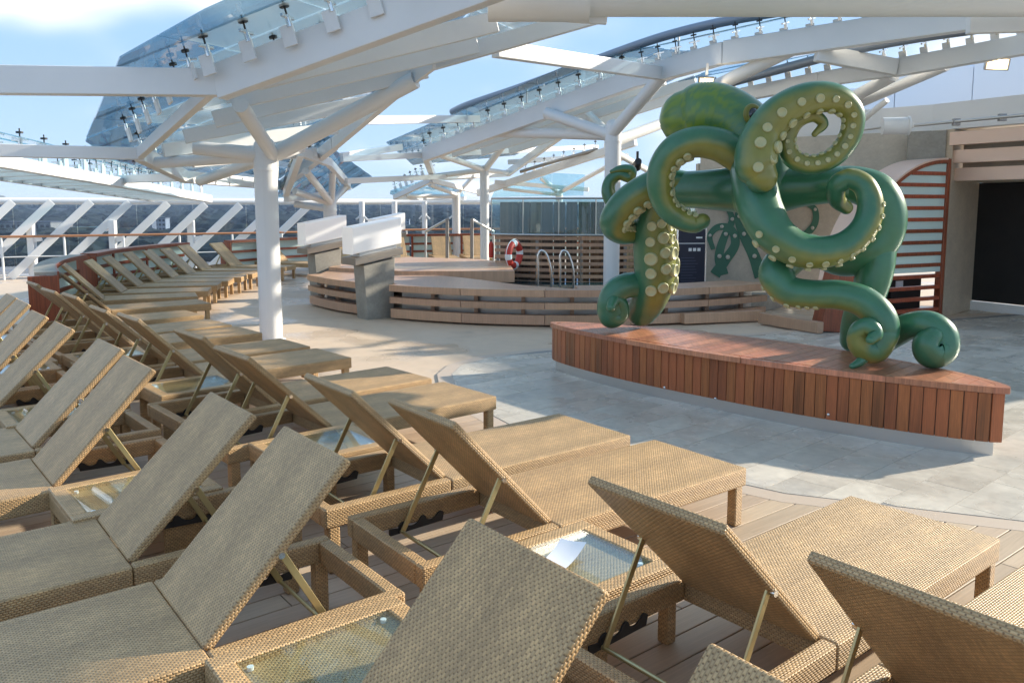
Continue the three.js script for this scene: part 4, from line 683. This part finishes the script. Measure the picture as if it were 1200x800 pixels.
stud.cyl.translate(0, 0.12, 0.03); stud.rod.translate(0, 0.2, 0.03); stud.disc.translate(0, 0.235, 0.03); stud.arm.translate(0, 0.15, 0.03);
const studWhite = merge([stud.plate]), studChrome = merge([stud.cyl, stud.arm]), studDark = merge([stud.rod, stud.disc]);
function fitting(t, p, n, dir, sc = 1) {
  const y = n.clone(), x = dir.clone().addScaledVector(n, -dir.dot(n)).normalize(), z = x.clone().cross(y), q = new THREE.Quaternion().setFromRotationMatrix(M4().makeBasis(z.clone().negate(), y, x));
  const b = mesh('bracket', studWhite, mat.white, t); b.position.copy(p); b.quaternion.copy(q); b.scale.setScalar(sc);
  const c = mesh('clamp', studChrome, mat.chrome, b), d = mesh('stud', studDark, mat.black, b); return b;
}
function fittings(t, a, b, n, count, nrm, sc = 1, side = 0) { const d = b.clone().sub(a).normalize(); for (let i = 0; i < count; i++) fitting(t, a.clone().lerp(b, (i + 0.5) / count).addScaledVector(nrm, 0.11 * 1), nrm, d, sc); }
// glass laid as separate panes over a plane inside an outline
function glazing(t, pl, outline, along, wa, wc, mats, th = 0.016, gap = 0.014, keep) {
  const e1 = along.clone().addScaledVector(pl.n, -along.dot(pl.n)).normalize(), e2 = pl.n.clone().cross(e1);
  const to = p => { const q = p.clone().sub(pl.p); return [q.dot(e1), q.dot(e2)]; }, H = hull(outline.map(to));
  const xs = H.map(p => p[0]), ys = H.map(p => p[1]); let r = 0;
  for (let y = Math.min(...ys); y < Math.max(...ys); y += wc, r++) for (let x = Math.min(...xs) - (r % 2) * wa * 0.0; x < Math.max(...xs); x += wa) {
    const c = clipConvex([[x, y], [x + wa - gap, y], [x + wa - gap, y + wc - gap], [x, y + wc - gap]], H); if (!c || polyArea(c) < 0.02) continue;
    const tilt = 0.012 * (r % 2); const P = c.map(p => pl.p.clone().addScaledVector(e1, p[0]).addScaledVector(e2, p[1]).addScaledVector(pl.n, tilt));
    if (keep && !keep(P[0])) continue;
    let edge = false; if (mats.edge) { const mx = c.reduce((s, p) => s + p[0], 0) / c.length, my = c.reduce((s, p) => s + p[1], 0) / c.length; for (let k = 0; k < H.length; k++) { const a = H[k], b = H[(k + 1) % H.length], l = Math.hypot(b[0] - a[0], b[1] - a[1]); if (Math.abs((b[0] - a[0]) * (my - a[1]) - (b[1] - a[1]) * (mx - a[0])) / l < 0.75) edge = true; } }
    mesh('glass_pane', slab(P, pl.n, th), edge ? mats.edge : mats[(r + Math.round(x / wa)) % mats.length], t);
  }
}
const shift = (pl, k) => ({ p: pl.p.clone().addScaledVector(pl.n, k), n: pl.n });
function column(t, px, pyBase, d, r, collarPy, topPy, yb = 0) {
  const p = at(px, pyBase, d), x = p.x, z = -d, yc = at(px, collarPy, d).y, yt = at(px, topPy, d).y;
  const g = new THREE.LatheGeometry([[0, yb], [r * 1.25, yb], [r * 1.25, yb + 0.02], [r, yb + 0.03], [r, yc - 0.03], [r * 1.06, yc - 0.02], [r * 1.06, yc + 0.02], [r, yc + 0.03], [r, yt - r], [r * 0.9, yt - r * 0.55], [r * 0.6, yt - r * 0.2], [0, yt]].map(q => new THREE.Vector2(...q)), 32); g.translate(x, 0, z); mesh('column', g, mat.white, t); return V(x, yc + (yt - yc) * 0.35, z);
}
const A3 = (p, k = 0) => at(p[0], p[1], p[2]);
const B = (t, p, q, w = 0.16, h = 0.26, name = 'beam') => mesh(name, barGeo(A3(p), A3(q), w, h, 0.012), mat.white, t);
const T = (t, p, q, r = 0.09, name = 'branch') => mesh(name, tubeGeo(A3(p), A3(q), r, 20), mat.white, t);
const gR = [mat.roofglass]; gR.edge = mat.edgeglass;
const gClear = [mat.clearglass];

{ // canopy over the big white column
  const t = thing('canopy', 'tilted glass canopy on the thick white column beside the loungers', 'canopy');
  column(t, 318, 400, 10.7, 0.148, 199, 160);
  const pl = planeOf(at(255, 97, 8.2), at(163, 180, 10.5), at(490, 68, 9.5)), on = (x, y) => onP(pl, x, y), gp = shift(pl, 0.38);
  const bm = (a, b, w = 0.15, h = 0.26) => mesh('beam', barGeo(on(...a), on(...b), w, h, 0.012), mat.white, t), br = (a, r, n = 0.0) => { const c = at(320, 182, 10.7), q = on(...a).addScaledVector(pl.n, -0.1); const s = c.clone().lerp(q, 0.03); mesh('branch', tubeGeo(s, q, r, 20), mat.white, t); };
  bm([255, 97], [640, -45], 0.16, 0.34); bm([255, 97], [163, 180], 0.09, 0.14); bm([163, 180], [216, 207], 0.13, 0.2); bm([216, 207], [330, 217], 0.13, 0.2); bm([330, 217], [392, 168], 0.13, 0.2); bm([392, 168], [500, 74], 0.10, 0.2); bm([500, 74], [705, 16], 0.10, 0.2);
  bm([300, 93], [582, 25], 0.06, 0.22); bm([270, 118], [560, 52], 0.06, 0.2); bm([250, 140], [500, 82], 0.06, 0.2); bm([215, 160], [430, 120], 0.06, 0.18); bm([190, 176], [395, 150], 0.06, 0.18); bm([225, 190], [370, 178], 0.06, 0.16);
  mesh('beam', barGeo(on(255, 97), at(-70, 93, 7.6), 0.16, 0.26), mat.white, t); mesh('beam', barGeo(on(163, 180), at(-60, 175, 9.6), 0.13, 0.155), mat.white, t); mesh('beam', barGeo(on(216, 207), at(95, 212, 15.5), 0.1, 0.14), mat.white, t);
  for (const [p, r] of [[[278, 112], 0.085], [[224, 164], 0.09], [[180, 182], 0.075], [[232, 205], 0.08], [[484, 84], 0.105], [[350, 165], 0.09], [[320, 214], 0.07]]) br(p, r);
  mesh('gusset', barGeo(on(470, 96), on(508, 66), 0.05, 0.30), mat.white, t);
  const ra = on(420, 35).sub(on(255, 97)), mp = l => l.map(p => onP(gp, ...p));
  glazing(t, gp, mp([[100, 166], [140, 68], [240, 12], [420, -70], [640, -90], [503, 68], [388, 158], [328, 210], [240, 213], [190, 204], [130, 186]]), ra, 1.2, 0.62, gR);
  glazing(t, gp, mp([[507, 68], [643, -88], [770, -10], [690, 22], [567, 58]]), ra, 1.2, 0.62, [mat.roofglass]);
  const fl = (a, b, n, s) => fittings(t, on(...a), on(...b), 0, n, pl.n, s);
  fl([225, 100], [470, 14], 5, 1.25); fl([238, 92], [150, 175], 7, 1.0); fl([300, 93], [520, 40], 4, 1.1); fl([160, 182], [220, 205], 4, 1); fl([215, 140], [330, 110], 3, 1);
}
{ // low canopy along the ship side at the left
  const t = thing('canopy', 'low bright canopy with many glass clamps above the slanted struts', 'canopy');
  const a = at(-60, 178, 9.6), b = at(245, 233, 19.5), m = at(110, 209, 13.5);
  mesh('beam', barGeo(a, b, 0.14, 0.17), mat.white, t);
  const out = V(-0.78, 0.1, -0.62).normalize(), pl = planeOf(a.clone().add(V(0, 0.30, 0)), b.clone().add(V(0, 0.3, 0)), a.clone().add(V(0, 0.30, 0)).add(out.clone().multiplyScalar(2)));
  for (let i = 0; i < 15; i++) { const p = a.clone().lerp(b, (i + 0.5) / 15); mesh('rafter', barGeo(p, p.clone().add(out.clone().multiplyScalar(2.7)).add(V(0, -0.25, 0)), 0.07, 0.16), mat.white, t); for (let k = 0; k < 3; k++) fitting(t, p.clone().addScaledVector(out, 0.15 + k * 0.9).add(V(0, 0.15 - 0.08 * k, 0)), V(0, 1, 0), b.clone().sub(a).normalize(), 1.25); }
  const ip = shift(pl, 0.05); const q = (p, k, y) => p.clone().addScaledVector(out, k).add(V(0, 0.34, 0));
  glazing(t, { p: q(a, 0), n: pl.n }, [q(a, -0.5), q(b, -0.5), q(b, 2.9), q(a, 2.9)], b.clone().sub(a), 1.2, 0.7, gClear);
  mesh('edge_beam', barGeo(a.clone().addScaledVector(out, 2.7).add(V(0, -0.25, 0)), b.clone().addScaledVector(out, 2.7).add(V(0, -0.25, 0)), 0.12, 0.16), mat.white, t);
}
{ // smaller canopy behind the thick column
  const t = thing('canopy', 'small tilted canopy on a slim column behind the thick white column', 'canopy');
  const d = 17.5; column(t, 388, 305, d, 0.14, 246, 232, 0);
  const pl = planeOf(at(345, 224, 16.5), at(402, 170, 15), at(402, 226, 20)), on = (x, y) => onP(pl, x, y);
  const bm = (a, b, w = 0.11, h = 0.16) => mesh('beam', barGeo(on(...a), on(...b), w, h, 0.01), mat.white, t);
  bm([335, 226], [352, 178]); bm([352, 178], [385, 190]); bm([385, 190], [408, 216]); bm([408, 216], [395, 228]); bm([395, 228], [335, 232]);
  for (const p of [[345, 224], [358, 200], [405, 217], [390, 200]]) mesh('branch', tubeGeo(at(388, 238, d), on(...p), 0.07, 14), mat.white, t);
  const gp = shift(pl, 0.3); glazing(t, gp, [[325, 231], [345, 175], [378, 166], [398, 182], [436, 207], [412, 222], [380, 231]].map(p => onP(gp, ...p)), V(1, 0.2, 0.2), 1.2, 0.7, gR);
  fittings(t, on(356, 180), on(408, 214), 0, 9, pl.n, 1.1); fittings(t, on(408, 214), on(400, 226), 0, 3, pl.n, 1.1);
  B(t, [400, 186, 17], [700, 172, 26], 0.1, 0.13); B(t, [405, 212, 18], [560, 205, 24], 0.1, 0.13);
  T(t, [345, 239, 17.5], [380, 244, 17.5], 0.07);
}
{ // long canopy from the far left tip to the upper right
  const t = thing('canopy', 'long glass canopy with dark gutter tube rising over the pool', 'canopy');
  const c1 = column(t, 568, 306, 21, 0.115, 200, 193, 0.0), c2 = column(t, 716, 345, 14.8, 0.146, 166, 139, 0.0);
  const p0 = [498, 181, 19], p1 = [745, 92, 14.2], p2 = [850, 62, 12.4], p3 = [1150, 17, 10];
  B(t, p0, p1, 0.16, 0.32); B(t, p1, p2, 0.16, 0.32); B(t, p2, p3, 0.16, 0.34);
  B(t, p0, [508, 208, 23], 0.14, 0.2); B(t, [508, 208, 23], [595, 203, 25], 0.14, 0.2); B(t, [595, 203, 25], [668, 150, 19.5], 0.12, 0.2);
  B(t, [580, 57, 10.4], [775, 86, 13.6], 0.13, 0.21, 'tie_beam'); B(t, [405, 141, 13.5], [560, 139, 17.6], 0.12, 0.15, 'tie_beam'); B(t, [400, 183, 17], [470, 172, 19], 0.1, 0.15, 'tie_beam');
  B(t, [595, 190, 24], [712, 182, 24], 0.1, 0.14, 'tie_beam');
  // branches
  const k1 = [568, 199, 21], k2 = [716, 158, 14.8];
  T(t, k1, [512, 180, 19.3], 0.075); T(t, k1, [512, 206, 22.5], 0.07); T(t, k1, [598, 160, 19.6], 0.08); T(t, k1, [594, 202, 24.6], 0.06);
  T(t, k2, [640, 132, 15.6], 0.105); T(t, k2, [548, 154, 18], 0.1); T(t, k2, [780, 84, 13.55], 0.11); T(t, [722, 165, 14.8], [815, 130, 17], 0.1); T(t, k2, [668, 112, 19.5], 0.07); T(t, [720, 178, 14.8], [760, 200, 17], 0.06);
  const pl = planeOf(A3(p0), A3(p1), at(600, 196, 24.5)), on = (x, y) => onP(pl, x, y), gp = shift(pl, 0.42);
  const e = A3(p1).sub(A3(p0)).normalize();
  const acr = on(600, 196).sub(A3(p0)); acr.addScaledVector(e, -acr.dot(e)).normalize();
  const lay = [A3(p0).addScaledVector(e, -0.6).addScaledVector(acr, -0.6), A3(p1).addScaledVector(acr, -0.8).addScaledVector(e, 0.3), A3(p1).addScaledVector(acr, 2.4).addScaledVector(e, 0.3), A3([595, 203, 25]).addScaledVector(acr, 0.4), A3([506, 210, 23]).addScaledVector(e, -0.8)].map(p => p.addScaledVector(pl.n, 0.42 - p.clone().sub(pl.p).dot(pl.n)));
  glazing(t, gp, lay, e, 1.7, 0.66, gR);
  for (const k of [0.8, 1.7, 2.6]) { const a = A3(p0).addScaledVector(acr, k), b = A3(p1).addScaledVector(acr, k); mesh('rafter', barGeo(a, b, 0.06, 0.2), mat.white, t); }
  fittings(t, A3(p0), A3(p1), 0, 12, pl.n, 1.35); fittings(t, A3(p0), A3([508, 208, 23]), 0, 6, pl.n, 1.2);
  // right hand wing of the same roof
  const pr = planeOf(A3(p1), A3(p3), A3(p1).add(V(1.5, 0.9, -4))), gr = shift(pr, 0.44), er = A3(p3).sub(A3(p1)).normalize(), ar = pr.n.clone().cross(er); if (ar.z > 0) ar.negate();
  glazing(t, gr, [A3(p1).addScaledVector(ar, -0.5), A3(p3).addScaledVector(er, 2).addScaledVector(ar, -0.5), A3(p3).addScaledVector(er, 2).addScaledVector(ar, 2.2), A3(p1).addScaledVector(ar, 2.2)].map(p => p.addScaledVector(pr.n, 0.44 - p.clone().sub(pr.p).dot(pr.n))), er, 1.6, 0.68, gR);
  fittings(t, A3(p1), A3(p2), 0, 5, pr.n, 1.2); fittings(t, A3(p2), A3(p3), 0, 9, pr.n, 1.1);
  const gut = [[530, 131, 18.0], [545, 124, 17.6], [610, 102, 16.4], [690, 73, 14.9], [780, 42, 13.6], [860, 23, 12.6], [960, 6, 11.6], [1080, -14, 10.6]].map(A3);
  mesh('gutter_tube', pipeGeo(gut, 0.075, 80, 12), mat.gutter, t);
  for (const q of [0.15, 0.3, 0.45, 0.6]) { const c = new THREE.CatmullRomCurve3(gut, false, 'centripetal'), p = c.getPoint(q); mesh('gutter_bracket', tubeGeo(p, p.clone().add(V(0, -0.35, 0)), 0.018, 6), mat.steel, t); }
}
{ // canopy at the right over the deck house
  const t = thing('canopy', 'glass canopy with steel gutter above the deck house roof', 'canopy');
  const a = [815, 122, 15], b = [962, 93, 12.6], c = [1048, 80, 11.6], d = [1215, 50, 10];
  B(t, a, b, 0.14, 0.22); B(t, b, c, 0.14, 0.22); B(t, c, d, 0.14, 0.24);
  B(t, [957, 62, 11.4], [1050, 79, 11.5], 0.13, 0.22, 'tie_beam');
  T(t, [985, 122, 13], [1048, 88, 11.7], 0.09); T(t, [985, 130, 13.2], [1110, 76, 11.2], 0.08); T(t, [1040, 117, 13.4], [1000, 150, 14], 0.05); T(t, [800, 120, 13], [940, 52, 11.7], 0.1);
  const pl = planeOf(A3(b), A3(d), A3(b).add(V(1.5, 1.0, -4)));
  fittings(t, A3(a), A3(b), 0, 7, pl.n, 1.0); fittings(t, A3(b), A3(c), 0, 4, pl.n, 1.0); fittings(t, A3(c), A3(d), 0, 6, pl.n, 1.0);
  const e = A3(d).sub(A3(b)).normalize(), ac = pl.n.clone().cross(e); if (ac.z > 0) ac.negate();
  glazing(t, shift(pl, 0.40), [A3(a).addScaledVector(ac, -0.3), A3(d).addScaledVector(ac, -0.3), A3(d).addScaledVector(ac, 2), A3(a).addScaledVector(ac, 2)].map(p => p.addScaledVector(pl.n, 0.4 - p.clone().sub(pl.p).dot(pl.n))), e, 1.5, 0.66, gR);
  mesh('gutter_tube', pipeGeo([[860, 96, 13.6], [930, 77, 12.6], [1010, 56, 11.4], [1080, 43, 10.8], [1148, 33, 10.2]].map(A3), 0.07, 50, 12), mat.gutter, t);
}
{ // far canopies
  const t = thing('canopy', 'small far canopy with a single slim column beyond the pool', 'canopy'); column(t, 535, 300, 25, 0.12, 232, 222, 0);
  B(t, [462, 231, 23], [505, 211, 22], 0.1, 0.14); B(t, [505, 211, 22], [560, 225, 27], 0.1, 0.14); B(t, [462, 231, 23], [545, 233, 27], 0.1, 0.14); T(t, [535, 228, 25], [503, 216, 22.6], 0.06); T(t, [535, 228, 25], [553, 208, 25], 0.06); T(t, [535, 230, 25], [475, 229, 23.5], 0.06);
  const pl = planeOf(at(460, 226, 23), at(498, 204, 22), at(545, 230, 27)); glazing(t, pl, [[457, 228], [459, 219], [485, 208], [502, 204], [545, 226], [543, 231], [470, 232]].map(p => onP(pl, ...p)), V(1, 0, 0), 1.4, 0.8, gClear); fittings(t, onP(pl, 462, 228), onP(pl, 500, 207), 0, 6, pl.n, 1);
  const w = thing('canopy', 'far canopy with teal glass panels above the curved glass ring', 'canopy'); column(w, 655, 300, 23.5, 0.1, 230, 222, 0);
  B(w, [560, 226, 25], [745, 166, 20], 0.12, 0.2); B(w, [580, 213, 24], [690, 222, 23], 0.08, 0.12); T(w, [655, 226, 23.5], [634, 208, 23.4], 0.07); T(w, [655, 226, 23.5], [735, 182, 20.4], 0.06); T(w, [655, 228, 23.5], [590, 221, 24], 0.05);
  const pw = planeOf(at(578, 231, 24.6), at(586, 214, 24.2), at(690, 205, 22.5)); glazing(w, pw, [[576, 231], [584, 213], [650, 203], [690, 205], [688, 229]].map(p => onP(pw, ...p)), V(1, 0, 0), 1.0, 2.0, gClear);
  mesh('gutter_tube', pipeGeo([[610, 201, 22.5], [640, 192, 22], [700, 175, 21]].map(A3), 0.045, 30, 8), mat.darksteel, w); fittings(w, at(610, 209, 23.7), at(730, 171, 20.6), 0, 10, V(0, 1, 0), 1);
}
{ // the near roof: its lower tube crosses the top of the view, its glass shades the loungers
  const t = thing('canopy', 'near canopy whose thick white tube crosses above the sculpture', 'canopy');
  const p = at(585, -1, 8.2), q = at(1330, -2, 8.2); q.y = p.y; mesh('tube', tubeGeo(p, q, 0.165, 28), mat.white, t);
  mesh('tube_sleeve', tubeGeo(at(572, 1, 8.2), at(690, 1, 8.2), 0.195, 28), mat.white, t); mesh('gusset', barGeo(at(575, 5, 8.25), at(712, 14, 8.25), 0.06, 0.24), mat.white, t);
  mesh('gusset', barGeo(at(1135, 22, 8.6), at(1260, 18, 8.6), 0.1, 0.3), mat.white, t);
  const pl = planeOf(V(1, 4.35, -8), V(9, 4.9, -7.6), V(1.5, 4.2, -2)), gp = shift(pl, 0.25);
  for (let k = 0; k < 8; k++) { const x = 0.8 + k * 1.15; const f = z => pl.p.y - (pl.n.x * (x - pl.p.x) + pl.n.z * (z - pl.p.z)) / pl.n.y; mesh('rafter', barGeo(V(x, f(-8), -8), V(x, f(-1.6), -1.6), 0.09, 0.22), mat.white, t); }
  { const g = new THREE.CylinderGeometry(0.15, 0.15, 4.3, 28); g.translate(9.0, 2.15, -1.8); mesh('column', g, mat.white, t); for (const [x, z] of [[7.7, -3.2], [9.0, -4.2], [6.55, -1.8]]) mesh('branch', tubeGeo(V(9.0, 3.5, -1.8), V(x, 4.62, z), 0.09), mat.white, t); }
  const f = (x, z) => gp.p.y - (gp.n.x * (x - gp.p.x) + gp.n.z * (z - gp.p.z)) / gp.n.y;
  glazing(t, gp, [[0.4, -8.2], [9.4, -8.2], [9.4, -1.2], [0.4, -1.2]].map(([x, z]) => V(x, f(x, z), z)), V(1, 0.07, 0), 1.14, 0.7, [mat.roofglass]);
}
scene.fog = new THREE.FogExp2(0xc4d0de, 0.00014);
renderer.render(scene, camera);
